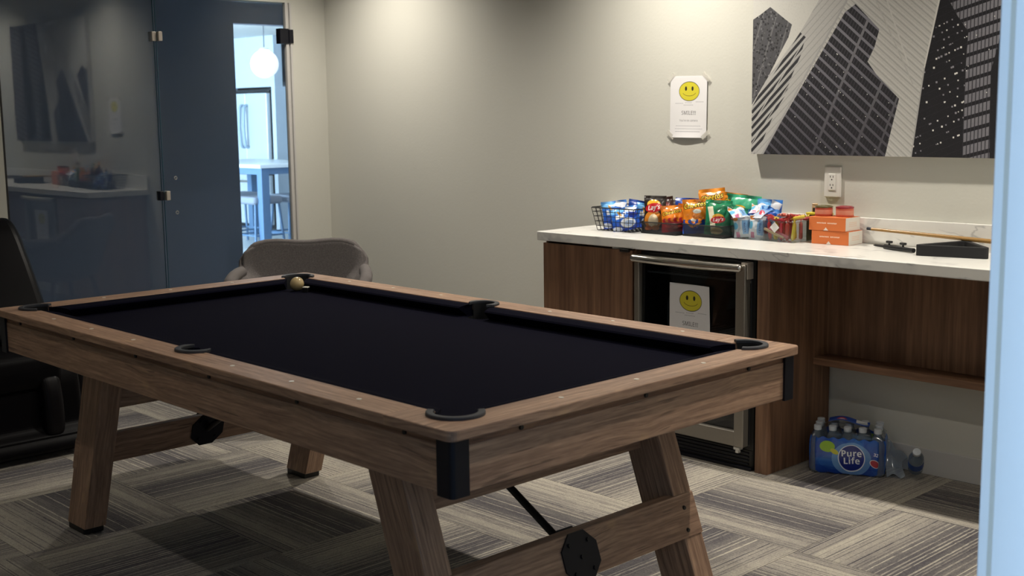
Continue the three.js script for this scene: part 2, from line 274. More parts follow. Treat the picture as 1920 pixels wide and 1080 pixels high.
// ------------------------------------------------------------------ pool table
const TX = 3.235, TZ = 2.2245, TL = 2.446, TW = 1.309;
{
  const t = thing('pool_table', 'wooden pool table with black cloth and splayed trestle legs on the carpet', 'pool table', [TX, 0, TZ]);
  const ax = TL / 2 - 0.1, az = TW / 2 - 0.1, cx = ax - 0.013, cz = az - 0.013, CR = 0.055, SR = 0.05, seam = 0.995;
  const k = Math.asin(0.013 / CR), ks = Math.asin(0.004 / SR);
  for (const s of [1, -1]) {
    const long = [[-seam, s * az], ...arc(0, s * (az - 0.004), SR, s * (Math.PI - ks), s * ks), [seam, s * az], [seam, s * TW / 2], [-seam, s * TW / 2]];
    part('rail', metre(plan(long, 0.775, 0.8, 0.003), 0, rr(0, 2), rr(0, 2)), M.barn, t);
    const cr = 0.024, X = TL / 2, Z = TW / 2;
    const end = [[seam, Z], ...arc(X - cr, Z - cr, cr, Math.PI / 2, 0, 6), ...arc(X - cr, -(Z - cr), cr, 0, -Math.PI / 2, 6), [seam, -Z], [seam, -az], ...arc(cx, -cz, CR, -(Math.PI - k), Math.PI / 2 - k), ...arc(cx, cz, CR, -(Math.PI / 2 - k), Math.PI - k), [seam, az]].map(([x, z]) => [s * x, z]);
    part('rail', metre(plan(end, 0.775, 0.8, 0.003), 2, rr(0, 2), rr(0, 2)), M.barn, t);
    // recessed strip between the slab and the apron
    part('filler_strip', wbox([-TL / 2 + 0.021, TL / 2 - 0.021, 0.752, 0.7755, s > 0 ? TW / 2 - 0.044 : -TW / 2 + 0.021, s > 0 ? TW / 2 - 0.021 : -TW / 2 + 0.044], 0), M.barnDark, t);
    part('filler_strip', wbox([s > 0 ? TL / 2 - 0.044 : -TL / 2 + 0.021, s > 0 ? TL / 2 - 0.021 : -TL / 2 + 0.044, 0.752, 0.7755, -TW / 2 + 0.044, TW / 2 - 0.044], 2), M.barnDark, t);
    part('apron', wbox([-TL / 2 + 0.018, TL / 2 - 0.018, 0.652, 0.757, s > 0 ? TW / 2 - 0.038 : -TW / 2 + 0.018, s > 0 ? TW / 2 - 0.018 : -TW / 2 + 0.038], 0), M.barn, t);
    part('apron', wbox([s > 0 ? TL / 2 - 0.038 : -TL / 2 + 0.018, s > 0 ? TL / 2 - 0.018 : -TL / 2 + 0.038, 0.652, 0.757, -TW / 2 + 0.038, TW / 2 - 0.038], 2), M.barn, t);
  }
  // playing surface, cushions, pockets
  const bed = [...arc(cx, cz, 0.052, -Math.PI / 2 + k, -Math.PI - k + 0.001, 12).map(([x, z]) => [x, z]), ...arc(0, az - 0.004, 0.048, 0, -Math.PI, 12), ...arc(-cx, cz, 0.052, k, -Math.PI / 2 - k, 12), ...arc(-cx, -cz, 0.052, Math.PI / 2 + k, -k, 12), ...arc(0, -(az - 0.004), 0.048, Math.PI, 0, 12), ...arc(cx, -cz, 0.052, Math.PI + k, Math.PI / 2 - k, 12)];
  part('playing_cloth', plan(bed, 0.735, 0.757, 0.001), M.cloth, t);
  const prof = [[-0.004, 0.797], [0.02, 0.7965], [0.046, 0.791], [0.051, 0.786], [0.046, 0.779], [0.03, 0.766], [0.02, 0.757], [-0.004, 0.757]];
  function cushion(len0, len1, c0, c1, put) {   // runs from len0 to len1 at the wood, cut back by c0, c1 at the nose
    const pos = [], idx = [], n = prof.length;
    for (const e of [0, 1]) for (const [d, y] of prof) { const f = clamp(d / 0.051); pos.push(...put(e ? len1 - c1 * f : len0 + c0 * f, d, y)); }
    for (let i = 0; i < n; i++) { const j = (i + 1) % n; idx.push(i, j, n + j, i, n + j, n + i); }
    for (let i = 1; i < n - 1; i++) idx.push(0, i + 1, i, n, n + i, n + i + 1);
    const g = new THREE.BufferGeometry(); g.setAttribute('position', new THREE.Float32BufferAttribute(pos, 3)); g.setIndex(idx);
    const q = toCreasedNormals(g, 0.7); q.computeVertexNormals(); part('cushion', q, M.cloth, t);
  }
  for (const s of [1, -1]) {
    for (const e of [1, -1]) cushion(0.05, ax - 0.056, 0.016, 0.05, (l, d, y) => [e * l, y, s * (az - d)]);
    cushion(-az + 0.056, az - 0.056, 0.05, 0.05, (l, d, y) => [s * (ax - d), y, l]);
  }
  const cup = (x, z, r, a, half) => {
    const cs = Array.from({ length: 19 }, (_, i) => a + half * (i / 9 - 1)), wall = sheet((u, v) => { const t = cs[0] + (cs[18] - cs[0]) * u; return V(x + r * Math.cos(t), 0.735 + 0.064 * v, z + r * Math.sin(t)); }, 24, 2, 0.002).geo;
    return part('pocket', [lathe([[0, 0.66], [r * 0.7, 0.665], [r * 0.95, 0.7], [r, 0.755], [r + 0.002, 0.755], [r + 0.002, 0.7], [r * 0.75, 0.655], [0, 0.652]], 24).translate(x, 0, z), wall], M.liner, t);
  };
  const rim = (x, z, ri, ro, a, half, tail, pocket) => {
    const n = 26, out = [], inn = [];
    for (let i = 0; i <= n; i++) { const f = i / n * 2 - 1, th = a + half * f, tap = tail * smooth(0.72, 1, Math.abs(f)); out.push([x + (ro - tap * (ro - ri) * 0.75) * Math.cos(th), z + (ro - tap * (ro - ri) * 0.75) * Math.sin(th)]); inn.push([x + ri * Math.cos(th), z + ri * Math.sin(th)]); }
    part('pocket_rim', plan([...out, ...inn.reverse()], 0.796, 0.808, 0.003), M.rubber, pocket);
  };
  for (const sx of [1, -1]) for (const sz of [1, -1]) rim(sx * cx, sz * cz, 0.05, 0.067, Math.atan2(sz, sx), 1.86, 0, cup(sx * cx, sz * cz, 0.0515, Math.atan2(sz, sx), 1.8));
  for (const s of [1, -1]) rim(0, s * (az - 0.004), 0.045, 0.063, s * Math.PI / 2, 1.95, 1, cup(0, s * (az - 0.004), 0.047, s * Math.PI / 2, 1.5));
  const sight = new THREE.CylinderGeometry(0.0065, 0.0065, 0.0016, 14).translate(0, 0.8004, 0);
  for (const s of [1, -1]) {
    for (const x of [-0.84, -0.56, -0.28, 0.28, 0.56, 0.84]) part('sight', sight, M.pearl, t).position.set(x, 0, s * (TW / 2 - 0.05));
    for (const z of [-0.27, 0, 0.27]) part('sight', sight, M.pearl, t).position.set(s * (TL / 2 - 0.05), 0, z);
  }
  const boltZ = new THREE.CylinderGeometry(0.0055, 0.0065, 0.006, 12).rotateX(Math.PI / 2), boltX = new THREE.CylinderGeometry(0.0055, 0.0065, 0.006, 12).rotateZ(-Math.PI / 2);
  for (const s of [1, -1]) {
    for (let i = -2.5; i <= 2.5; i++) part('bolt', boltZ, M.black, t).position.set(i * 0.418, 0.765, s * (TW / 2 - 0.0195));
    for (const z of [-0.43, 0, 0.43]) part('bolt', boltX, M.black, t).position.set(s * (TL / 2 - 0.0195), 0.765, z);
    for (const e of [1, -1]) {
      const X = TL / 2 - 0.011, Z = TW / 2 - 0.011, w = 0.05, r = 0.012, th = 0.008;
      const L = [[X - w, Z], ...arc(X - r, Z - r, r, Math.PI / 2, 0, 6), [X, Z - w], [X - th, Z - w], [X - th, Z - th], [X - w, Z - th]].map(([x, z]) => [s * x, e * z]);
      part('corner_bracket', plan(L, 0.647, 0.774, 0.001), M.blackMetal, t);
    }
    // trestle
    const outer = (y) => 1.08 - 0.36 * y;
    const shear = (g) => { const p = g.attributes.position; for (let i = 0; i < p.count; i++) p.setX(i, s * (p.getX(i) + outer(p.getY(i)))); if (s < 0) { for (let i = 0; i < p.count; i += 3) for (const a of Object.values(g.attributes)) for (let c = 0; c < a.itemSize; c++) { const v = a.array[(i + 1) * a.itemSize + c]; a.array[(i + 1) * a.itemSize + c] = a.array[(i + 2) * a.itemSize + c]; a.array[(i + 2) * a.itemSize + c] = v; } } g.computeVertexNormals(); return g; };
    for (const e of [1, -1]) {
      const leg = part('leg', shear(wbox([-0.137, 0, 0.022, 0.654, e * 0.4645 - 0.04, e * 0.4645 + 0.04], 1, 0.003)), M.barn, t);
      part('foot_cap', rbox(s * 1.0095 - 0.062, s * 1.0095 + 0.062, 0, 0.03, e * 0.4645 - 0.0375, e * 0.4645 + 0.0375, 0.004), M.black, leg);
    }
    part('trestle_beam', wbox([s * 0.81 - 0.018, s * 0.81 + 0.018, 0.472, 0.655, -0.43, 0.43], 2), M.barn, t);
    const st = part('stretcher', shear(wbox([-0.03, 0.005, 0.236, 0.352, -0.506, 0.506], 2)), M.barn, t);
    for (const e of [1, -1]) for (const [y, dz] of [[0.316, 0.02], [0.256, 0.012]]) part('bolt', boltX, M.black, st).position.set(s * (outer(y) + 0.006), y, e * (0.43 + dz));
    for (const side of [1, -1]) {
      const pl = part('plate', new THREE.CylinderGeometry(0.072, 0.072, 0.005, 8).rotateY(Math.PI / 8).rotateZ(Math.PI / 2).rotateX(0).rotateZ(s * 0.346).translate(s * (outer(0.292) + (side > 0 ? 0.008 : -0.033)), 0.292, 0), M.blackMetal, st);
      for (const [y, z] of [[0, 0], [0.036, 0.036], [0.036, -0.036], [-0.036, 0.036], [-0.036, -0.036]]) pl.geometry = merge([pl.geometry, boltX.clone().rotateZ(s * 0.346).translate(s * (outer(0.292 + y) + (side > 0 ? 0.012 : -0.037)), 0.292 + y, z)]);
    }
    part('brace_rod', [bar(V(s * 0.945, 0.292, 0), V(s * 0.305, 0.652, 0), 0.011, 12), rbox(s * 0.305 - 0.04, s * 0.305 + 0.04, 0.645, 0.66, -0.03, 0.03)], M.black, t);
  }
  part('table_underside', box(-TL / 2 + 0.04, TL / 2 - 0.04, 0.655, 0.662, -TW / 2 + 0.04, TW / 2 - 0.04), M.blackMat, t);
}
const CUE_BALL = [2.205, 0.7855, 1.742];
tag(part('cue_ball', new THREE.SphereGeometry(0.0286, 32, 20).translate(0, 0, 0), phys({ color: 0xb39d72, roughness: 0.18, clearcoat: 0.6 }), scene), 'cream cue ball at the mouth of the far corner pocket', 'ball').position.set(...CUE_BALL);
{
  const t = thing('chalk_cube', 'small dark chalk cube with pale edge beside the cream ball', 'chalk', [2.262, 0.757, 1.738], 0.5);
  part('wrapper', rbox(-0.011, 0.011, 0, 0.018, -0.011, 0.011, 0.002), M.black, t);
  part('chalk_face', rbox(-0.011, 0.011, 0.018, 0.022, -0.011, 0.011, 0.001), M.pearl, t);
}

// ------------------------------------------------------------------ counter, cabinet, fridge
{
  const c = thing('countertop', 'white veined marble countertop with backsplash along the wall', 'countertop', [0, 0, 0]);
  part('slab', metre(rbox(2.332, 5.4, 0.872, 0.914, 0.001, 0.498, 0.004)), M.marble, c);
  part('backsplash', metre(rbox(2.332, 5.4, 0.9142, 1.018, 0.001, 0.02, 0.002)), M.marble, c);
  const k = thing('cabinet', 'walnut base cabinet under the left end of the marble counter', 'cabinet', [0, 0, 0]);
  part('carcass', [wbox([2.362, 2.378, 0.0, 0.87, 0.02, 0.466], 1), wbox([2.892, 2.908, 0.0, 0.87, 0.02, 0.466], 1), wbox([2.378, 2.892, 0.1, 0.118, 0.02, 0.466], 0), wbox([2.378, 2.892, 0.0, 0.1, 0.38, 0.4], 0)], M.walnut, k);
  const d = part('door', wbox([2.364, 2.906, 0.104, 0.862, 0.468, 0.487], 1, 0.0015), M.walnut, k);
  part('pull', rbox(2.845, 2.893, 0.855, 0.868, 0.487, 0.503, 0.002), M.black, d);
  const p = thing('support_panel', 'walnut end panel between the drinks fridge and the open knee space', 'panel', [0, 0, 0]);
  part('panel_board', wbox([3.541, 3.6, 0, 0.87, 0.016, 0.468], 1, 0.0015), M.walnut, p);
  const q = thing('apron_shelf', 'walnut back panel and narrow shelf under the right half of the counter', 'shelf', [0, 0, 0]);
  part('back_panel', wbox([3.602, 5.36, 0.44, 0.87, 0.03, 0.05], 1, 0.001), M.walnut, q);
  part('shelf', wbox([3.602, 5.36, 0.408, 0.438, 0.002, 0.15], 0, 0.002), M.walnut, q);
  const e = thing('support_panel', 'walnut end panel at the doorway end of the counter', 'panel', [0, 0, 0]);
  part('panel_board', wbox([5.362, 5.395, 0, 0.87, 0.016, 0.468], 1, 0.0015), M.walnut, e);
}
{
  const f = thing('drinks_fridge', 'under-counter drinks fridge with steel framed glass door', 'fridge', [2.926, 0, 0]);
  const W = 0.6;
  part('body', [box(0.004, 0.02, 0.0, 0.86, 0.03, 0.455), box(W - 0.02, W, 0.0, 0.86, 0.03, 0.455), box(0.02, W - 0.02, 0.845, 0.86, 0.03, 0.455), box(0.02, W - 0.02, 0.08, 0.1, 0.03, 0.455), box(0.02, W - 0.02, 0.1, 0.845, 0.03, 0.045)], M.black, f);
  part('inner_liner', [box(0.02, 0.024, 0.1, 0.845, 0.045, 0.455), box(W - 0.024, W - 0.02, 0.1, 0.845, 0.045, 0.455), box(0.024, W - 0.024, 0.1, 0.845, 0.045, 0.05), box(0.024, W - 0.024, 0.1, 0.104, 0.05, 0.455)], std({ color: 0x4a4d52, roughness: 0.5 }), f);
  const base = part('base_grille', rbox(0.01, W - 0.004, 0.012, 0.084, 0.36, 0.458, 0.003), M.black, f);
  part('kick_strip', rbox(0.005, W - 0.002, 0.0, 0.014, 0.36, 0.472, 0.003), M.blackMetal, base);
  for (let i = 0; i < 4; i++) part('grille_slat', rbox(0.03, W - 0.02, 0.022 + i * 0.015, 0.029 + i * 0.015, 0.456, 0.464, 0.002), M.blackMetal, base);
  part('hinge_foot', [rbox(0.525, 0.553, 0.084, 0.096, 0.462, 0.49, 0.002), rbox(0.532, 0.546, 0.07, 0.085, 0.468, 0.486, 0.002)], M.white, f);
  const d = part('door_frame', [rbox(0, 0.026, 0.1, 0.848, 0.46, 0.5, 0.004), rbox(0.532, 0.578, 0.1, 0.848, 0.46, 0.5, 0.004), rbox(0.025, 0.534, 0.818, 0.848, 0.461, 0.499, 0.004), rbox(0.025, 0.534, 0.1, 0.162, 0.461, 0.499, 0.004)], M.steel, f);
  part('door_glass', box(0.025, 0.534, 0.16, 0.82, 0.474, 0.478), M.fridgeGlass, d);
  const pts = []; for (let i = 0; i <= 16; i++) { const u = i / 16; pts.push(V(0.012 + 0.545 * u, 0.836, 0.515 + 0.026 * Math.sin(Math.PI * u))); }
  part('handle', [tube(pts, 0.0175, false, 40, 12), bar(V(0.02, 0.836, 0.5), V(0.014, 0.836, 0.52), 0.011), bar(V(0.55, 0.836, 0.5), V(0.556, 0.836, 0.52), 0.011), new THREE.SphereGeometry(0.0177, 12, 10).translate(0.012, 0.836, 0.515), new THREE.SphereGeometry(0.0177, 12, 10).translate(0.557, 0.836, 0.515)], M.polished, d);
  part('hinge_cap', [rbox(0.555, 0.585, 0.848, 0.858, 0.43, 0.495, 0.002), rbox(0.58, 0.586, 0.79, 0.856, 0.43, 0.494, 0.002)], M.brushed, f);
  for (const y of [0.77, 0.5, 0.28]) part('wire_shelf', [rbox(0.03, 0.57, y, y + 0.009, 0.438, 0.448, 0.002), ...Array.from({ length: 14 }, (_, i) => bar(V(0.05 + i * 0.038, y + 0.003, 0.06), V(0.05 + i * 0.038, y + 0.003, 0.44), 0.0018, 5))], M.white, f);
  const can = lathe([[0, 0], [0.028, 0], [0.032, 0.008], [0.032, 0.1], [0.027, 0.114], [0.025, 0.116], [0, 0.114]], 20);
  const bottle = lathe([[0, 0], [0.03, 0.002], [0.032, 0.02], [0.032, 0.12], [0.028, 0.145], [0.013, 0.175], [0.013, 0.195], [0, 0.196]], 20);
  const items = [['drink_bottle', bottle, 0xb4b0a6, 3.03, 0.508, 0.35, 'pale bottle on the middle shelf of the drinks fridge'], ['drink_bottle', bottle, 0x6e5a48, 3.42, 0.508, 0.36, 'brown bottle on the right of the fridge middle shelf'], ['drink_can', can, 0x45505e, 3.10, 0.508, 0.3, 'dark blue can behind the fridge notice'], ['drink_can', can, 0x8a8580, 3.38, 0.288, 0.36, 'grey can low in the drinks fridge'], ['drink_can', can, 0x9a948a, 3.46, 0.288, 0.34, 'silver can at the lower right of the drinks fridge']];
  for (const [n, g, c, x, y, z, l] of items) tag(part(n, g, std({ color: c, roughness: 0.4 }), scene), l, n === 'drink_can' ? 'can' : 'bottle').position.set(x, y, z);
}

// ------------------------------------------------------------------ notices with the yellow face
function notice(g, w, h) {
  g.fillStyle = '#e6e5e6'; g.fillRect(0, 0, w, h);
  const s = w / 400;
  g.fillStyle = '#d6cb34'; g.strokeStyle = '#4a4632'; g.lineWidth = 5 * s;
  g.beginPath(); g.ellipse(208 * s, 126 * s, 108 * s, 78 * s, 0, 0, 7); g.fill(); g.stroke();
  g.fillStyle = '#26241c'; for (const x of [172, 242]) { g.beginPath(); g.ellipse(x * s, 104 * s, 11 * s, 18 * s, 0, 0, 7); g.fill(); }
  g.lineWidth = 4 * s; g.strokeStyle = '#6a5a20'; g.beginPath(); g.ellipse(208 * s, 128 * s, 72 * s, 36 * s, 0, 0.35, Math.PI - 0.35); g.stroke();
  g.fillStyle = '#3c3c40'; g.textAlign = 'center'; g.font = (44 * s) + 'px sans-serif'; g.fillText('SMILE!!!', 205 * s, 318 * s);
  g.fillStyle = '#77777c'; g.font = (25 * s) + 'px sans-serif'; g.fillText("You're on camera", 205 * s, 374 * s);
  g.fillStyle = '#a2a2a8';
  for (const [y, a, b] of [[222, 60, 150], [217, 165, 240], [210, 280, 370], [236, 150, 250], [408, 70, 340], [432, 60, 360], [455, 62, 320]]) for (let x = a; x < b; x += 15) g.fillRect(x * s, y * s, (9 + (x * 7 % 5)) * s, 5 * s);
}
const noticeMat = std({ map: canvasTex(600, 760, notice), roughness: 0.7 });
{
  const t = thing('wall_notice', 'white paper notice with a yellow smiling face taped to the wall', 'notice', [2.826, 1.337, 0.004], 0);
  t.rotation.z = -0.012;
  const { geo } = sheet((u, v) => V((u - 0.5) * 0.21, v * 0.279, 0.0025 + 0.008 * Math.pow(1 - v, 10) * Math.sin(Math.PI * clamp(u * 1.02)) + 0.001 * Math.sin(u * 7)), 20, 24, 0.0006);
  part('paper', geo, noticeMat, t);
  for (const [x, y, r] of [[-0.1, 0.272, 0.75], [0.1, 0.274, -0.75], [-0.1, 0.012, -0.7], [0.1, 0.014, 0.7]]) part('tape', box(-0.025, 0.025, -0.009, 0.009, 0, 0.0006).rotateZ(r).translate(x, y, 0.0045), M.tape, t);
  const f = thing('fridge_notice', 'white paper notice with a yellow smiling face on the fridge door', 'notice', [3.216, 0.464, 0.48], 0);
  part('paper', sheet((u, v) => V((u - 0.5) * 0.215, v * 0.279, 0.0012 + 0.012 * Math.pow(clamp(u * 1.6 - 0.6), 3) * v), 16, 20, 0.0006).geo, noticeMat, f);
}
{
  const t = thing('wall_outlet', 'white wall outlet above the marble backsplash', 'outlet', [3.587, 1.158, 0]);
  part('plate', rbox(-0.0385, 0.0385, -0.063, 0.063, 0, 0.012, 0.004), M.white, t);
  const o = part('socket', rbox(-0.017, 0.017, -0.034, 0.034, 0.009, 0.0155, 0.002), M.white, t);
  for (const s of [1, -1]) part('slots', [box(-0.0085, -0.0055, s * 0.017 + 0.001, s * 0.017 + 0.009, 0.0145, 0.0158), box(0.0045, 0.0075, s * 0.017 + 0.001, s * 0.017 + 0.009, 0.0145, 0.0158), new THREE.CylinderGeometry(0.003, 0.003, 0.0014, 10).rotateX(Math.PI / 2).translate(0, s * 0.017 - 0.007, 0.0152)], M.black, o);
}

// ------------------------------------------------------------------ framed canvas: city towers in black and white
{
  const X0 = 3.2, Y0 = 1.269, CW = 1.5, CH = 1.0;
  const tex = canvasTex(1536, 1024, (g, w, h) => {
    const P = (x, y) => [(x - X0) / CW * w, h - (y - Y0) / CH * h];
    const poly = (pts, c) => { g.fillStyle = c; g.beginPath(); pts.forEach((p, i) => g[i ? 'lineTo' : 'moveTo'](...P(...p))); g.closePath(); g.fill(); };
    const clip = (pts, f) => { g.save(); g.beginPath(); pts.forEach((p, i) => g[i ? 'lineTo' : 'moveTo'](...P(...p))); g.closePath(); g.clip(); f(); g.restore(); };
    const line = (a, b, c, lw) => { g.strokeStyle = c; g.lineWidth = lw; g.beginPath(); g.moveTo(...P(...a)); g.lineTo(...P(...b)); g.stroke(); };
    g.fillStyle = '#c9c8c2'; g.fillRect(0, 0, w, h);
    const dot = (x, y, s, c) => { g.fillStyle = c; const p = P(x, y); g.fillRect(p[0] - s / 2, p[1] - s / 2, s, s); };
    // old stepped tower at the left
    const A = [[3.2, 1.842], [3.235, 1.859], [3.286, 1.889], [3.302, 1.878], [3.354, 1.839], [3.395, 1.81], [3.379, 1.759], [3.338, 1.693], [3.284, 1.602], [3.2, 1.48]];
    poly(A, '#4c4c50');
    clip(A, () => { for (let i = 0; i < 9; i++) line([3.1 + i * 0.035, 1.4], [3.28 + i * 0.035, 1.95], i % 2 ? '#4a4a4c' : '#6a6a6c', 7); for (let i = 0; i < 420; i++) { dot(3.2 + rnd() * 0.2, 1.48 + rnd() * 0.42, 3 + rnd() * 7, rnd() < 0.68 ? '#26262a' : rnd() < 0.93 ? '#6a6a6e' : '#cfcfcf'); } });
    // pale tower: left face
    const Bl = [[3.2, 1.47], [3.284, 1.602], [3.436, 1.776], [3.523, 1.901], [3.64, 2.1], [3.78, 2.1], [3.651, 1.892], [3.258, 1.269], [3.2, 1.269]];
    poly(Bl, '#b4b3b0');
    clip(Bl, () => { for (let i = -6; i < 40; i++) { const y = 1.16 + i * 0.03; line([3.2, y], [3.75, y + 0.52], '#9b9a98', 3); }
      const dk = [[3.2, 1.49], [3.31, 1.61], [3.436, 1.776], [3.463, 1.755], [3.44, 1.68], [3.4, 1.6], [3.37, 1.52], [3.315, 1.441], [3.26, 1.33], [3.215, 1.269], [3.2, 1.269]];
      clip(dk, () => { for (let i = -8; i < 22; i++) { const y = 1.15 + i * 0.033; line([3.2, y], [3.5, y + 0.285], '#2a2a2e', 13); } line([3.2, 1.39], [3.45, 1.73], '#b4b3b0', 5); line([3.2, 1.31], [3.4, 1.58], '#b4b3b0', 4); }); });
    // pale tower: right face in sun, with the dark shade of a neighbour on it
    const Br = [[3.651, 1.892], [3.785, 2.1], [3.785, 2.27], [4.13, 2.27], [4.085, 2.1], [4.044, 1.863], [3.995, 1.611], [3.952, 1.269], [3.258, 1.269]];
    const floors = (c, lw, gap, from = 0) => { for (let i = -30; i < 60; i++) { const o = i * gap + from; line([3.2, 2.2 + o], [4.2, 1.36 + o], c, lw); } };
    poly(Br, '#b9b8b4');
    clip(Br, () => { floors('#a09f9c', 4, 0.0285); floors('#c6c5c1', 3, 0.0285, 0.01); line([3.80, 1.95], [3.93, 1.62], '#c2c1bd', 6); line([3.72, 2.0], [3.95, 1.55], '#b0afab', 5); });
    const sh = [[3.645, 1.845], [3.691, 1.873], [3.799, 1.768], [3.78, 1.7], [3.751, 1.644], [3.791, 1.593], [3.893, 1.495], [3.865, 1.38], [3.84, 1.269], [3.258, 1.269]];
    clip(sh, () => clip(Br, () => { g.fillStyle = '#7a7982'; g.fillRect(0, 0, w, h); floors('#19181f', 25, 0.046); 
      for (let i = -10; i < 60; i++) line([3.2 + i * 0.0155, 1.269], [3.62 + i * 0.0155, 2.15], 'rgba(112,111,120,0.5)', 2.5);
      line([3.752, 1.817], [3.506, 1.269], '#77767c', 12); line([3.88, 1.70], [3.69, 1.269], '#77767c', 12); line([3.93, 1.62], [3.80, 1.269], '#77767c', 9); line([3.651, 1.892], [3.258, 1.269], '#8a898c', 14);
      const gr = g.createLinearGradient(0, h, 0, h * 0.55); gr.addColorStop(0, 'rgba(20,18,26,0.5)'); gr.addColorStop(1, 'rgba(20,18,26,0)'); g.fillStyle = gr; g.fillRect(0, 0, w, h);
      for (let i = 0; i < 90; i++) { const a = Math.floor(rnd() * 10) * 0.046, u = rnd() * 0.7; dot(3.25 + u, 1.27 + a - (u * 0.84) + 0.3, 4, '#d9d8d2'); } }));
    line([3.652, 1.892], [3.258, 1.269], '#a3a2a2', 9);
    line([4.045, 1.863], [3.995, 1.611], '#cfcec9', 6); line([3.995, 1.611], [3.952, 1.269], '#a9a8a6', 5); line([4.13, 2.27], [4.045, 1.863], '#cfcec9', 6);
    // dark tower
    const C = [[4.05, 1.863], [4.135, 2.27], [4.2, 2.27], [4.085, 1.86], [4.122, 1.799], [4.167, 1.738], [4.161, 1.593], [4.162, 1.269], [3.955, 1.269], [3.998, 1.611]];
    poly(C, '#131219');
    clip(C, () => { for (let i = 0; i < 26; i++) line([3.9, 1.2 + i * 0.03], [4.3, 1.36 + i * 0.03], 'rgba(60,58,70,0.35)', 2); for (let i = 0; i < 130; i++) { const r = Math.floor(rnd() * 16); const x = 3.96 + rnd() * 0.22; dot(x, 1.28 + r * 0.03 + (x - 3.96) * 0.4, 4 + rnd() * 4, rnd() < 0.5 ? '#e4e2dc' : '#8d8b92'); } });
    // gridded tower at the right
    const D = [[4.085, 1.86], [4.2, 2.27], [4.7, 2.27], [4.7, 1.269], [4.162, 1.269], [4.161, 1.593], [4.167, 1.738], [4.122, 1.799]];
    poly(D, '#77767d');
    clip(D, () => { for (let i = 0, y = 1.1; i < 60; i++) { y += 0.05 - 0.0004 * i; line([4.08, y], [4.72, y + 0.17], '#121118', 15 - 0.1 * i); } for (let i = 0; i < 46; i++) line([4.09 + i * 0.0145, 1.25], [4.085 + i * 0.0145, 2.3], '#2b2a31', 3.5);
      for (let i = 0; i < 60; i++) dot(4.1 + rnd() * 0.55, 1.28 + rnd() * 0.9, 4, '#e2e0dc'); });
    poly([[4.282, 1.68], [4.259, 1.59], [4.268, 1.269], [4.46, 1.269], [4.5, 2.27], [4.4, 2.27]], '#14131a');
    g.globalAlpha = 0.08; for (let i = 0; i < 26000; i++) { g.fillStyle = rnd() < 0.5 ? '#000' : '#fff'; g.fillRect(rnd() * w, rnd() * h, 2, 2); } g.globalAlpha = 1;
  });
  const t = thing('canvas_picture', 'large black and white canvas print of tall city towers above the counter', 'picture', [X0 + CW / 2, Y0 + CH / 2, 0]);
  part('canvas_edge', rbox(-CW / 2, CW / 2, -CH / 2, CH / 2, 0.002, 0.0395, 0.002), std({ color: 0xb9b7b2, roughness: 0.8 }), t);
  part('print', new THREE.PlaneGeometry(CW, CH).translate(0, 0, 0.0402), std({ map: tex, roughness: 0.7 }), t);
}

// ------------------------------------------------------------------ snacks on the counter
const CY = 0.9142;
function bagPart(w, h, d, seed, v0, v1, n, m, bend) {
  const f = (side) => (u, v) => {
    v = mix(v0, v1, v);
    const c = 0.085, vv = clamp((v - c) / (1 - 2 * c)), belly = Math.pow(Math.sin(Math.PI * vv), 0.62) * Math.pow(Math.sin(Math.PI * u), 0.72);
    const wr = ((fbm(u * 4 + seed, v * 4, 99, 99, seed, 3) - 0.5) * 0.9 - 0.5 * Math.pow(1 - Math.abs(2 * noise(u * 3.3 + v * 2 + seed, v * 3.1 - u * 1.5, 99, 99, seed + 9) - 1), 6)) * (vv > 0 && vv < 1 ? 1 : 0.1) + 0.16 * Math.sin(u * 26 + seed) * Math.exp(-Math.pow(Math.min(vv, 1 - vv) * 7, 2)) * (vv > 0 && vv < 1 ? 1 : 0);
    const pinch = 1 - 0.07 * Math.sin(Math.PI * vv), crimp = vv <= 0 || vv >= 1 ? 0.0008 : 0.001;
    return V((u - 0.5) * w * pinch, v * h, side * (crimp + d / 2 * belly * (1 + wr)) + bend * (v - 0.5) * (v - 0.5) + 0.006 * Math.sin(u * 9 + seed) * (v > 0.9 ? (v - 0.9) * 10 : 0) + (u < 0.12 ? (0.12 - u) * 0.1 : 0) * (v > 0.93 ? 1 : 0) * Math.sin(seed));
  };
  const out = [];
  for (const s of [1, -1]) {
    const pos = [], uv = [], idx = [], F = f(s);
    for (let j = 0; j <= m; j++) for (let i = 0; i <= n; i++) { pos.push(...F(i / n, j / m).toArray()); uv.push(s > 0 ? i / n : 1 - i / n, mix(v0, v1, j / m)); }
    for (let j = 0; j < m; j++) for (let i = 0; i < n; i++) { const a = j * (n + 1) + i, b = a + 1, c = a + n + 2, e = a + n + 1; if (s > 0) idx.push(a, b, c, a, c, e); else idx.push(a, c, b, a, e, c); }
    const g = new THREE.BufferGeometry(); g.setAttribute('position', new THREE.Float32BufferAttribute(pos, 3)); g.setAttribute('uv', new THREE.Float32BufferAttribute(uv, 2)); g.setIndex(idx); g.computeVertexNormals(); out.push(g);
  }
  return merge(out);
}
function bag(name, label, mat, w, h, d, pos, turn, lean, roll, seed, group, category = 'chip bag') {
  const t = thing(name, label, category, pos, turn, group); t.rotation.order = 'YXZ'; t.rotation.x = lean; t.rotation.z = roll;
  const bend = 0.02 * Math.sin(seed * 3.1);
  part('pouch', bagPart(w, h, d, seed, 0.085, 0.915, 18, 18, bend), mat, t);
  part('crimped_seal', bagPart(w, h, d, seed, 0.915, 1, 18, 2, bend), mat, t); part('crimped_seal', bagPart(w, h, d, seed, 0, 0.085, 18, 2, bend), mat, t);
  return t;
}
const foil = (draw) => phys({ map: canvasTex(256, 340, draw), roughness: 0.28, clearcoat: 0.5, clearcoatRoughness: 0.2 });
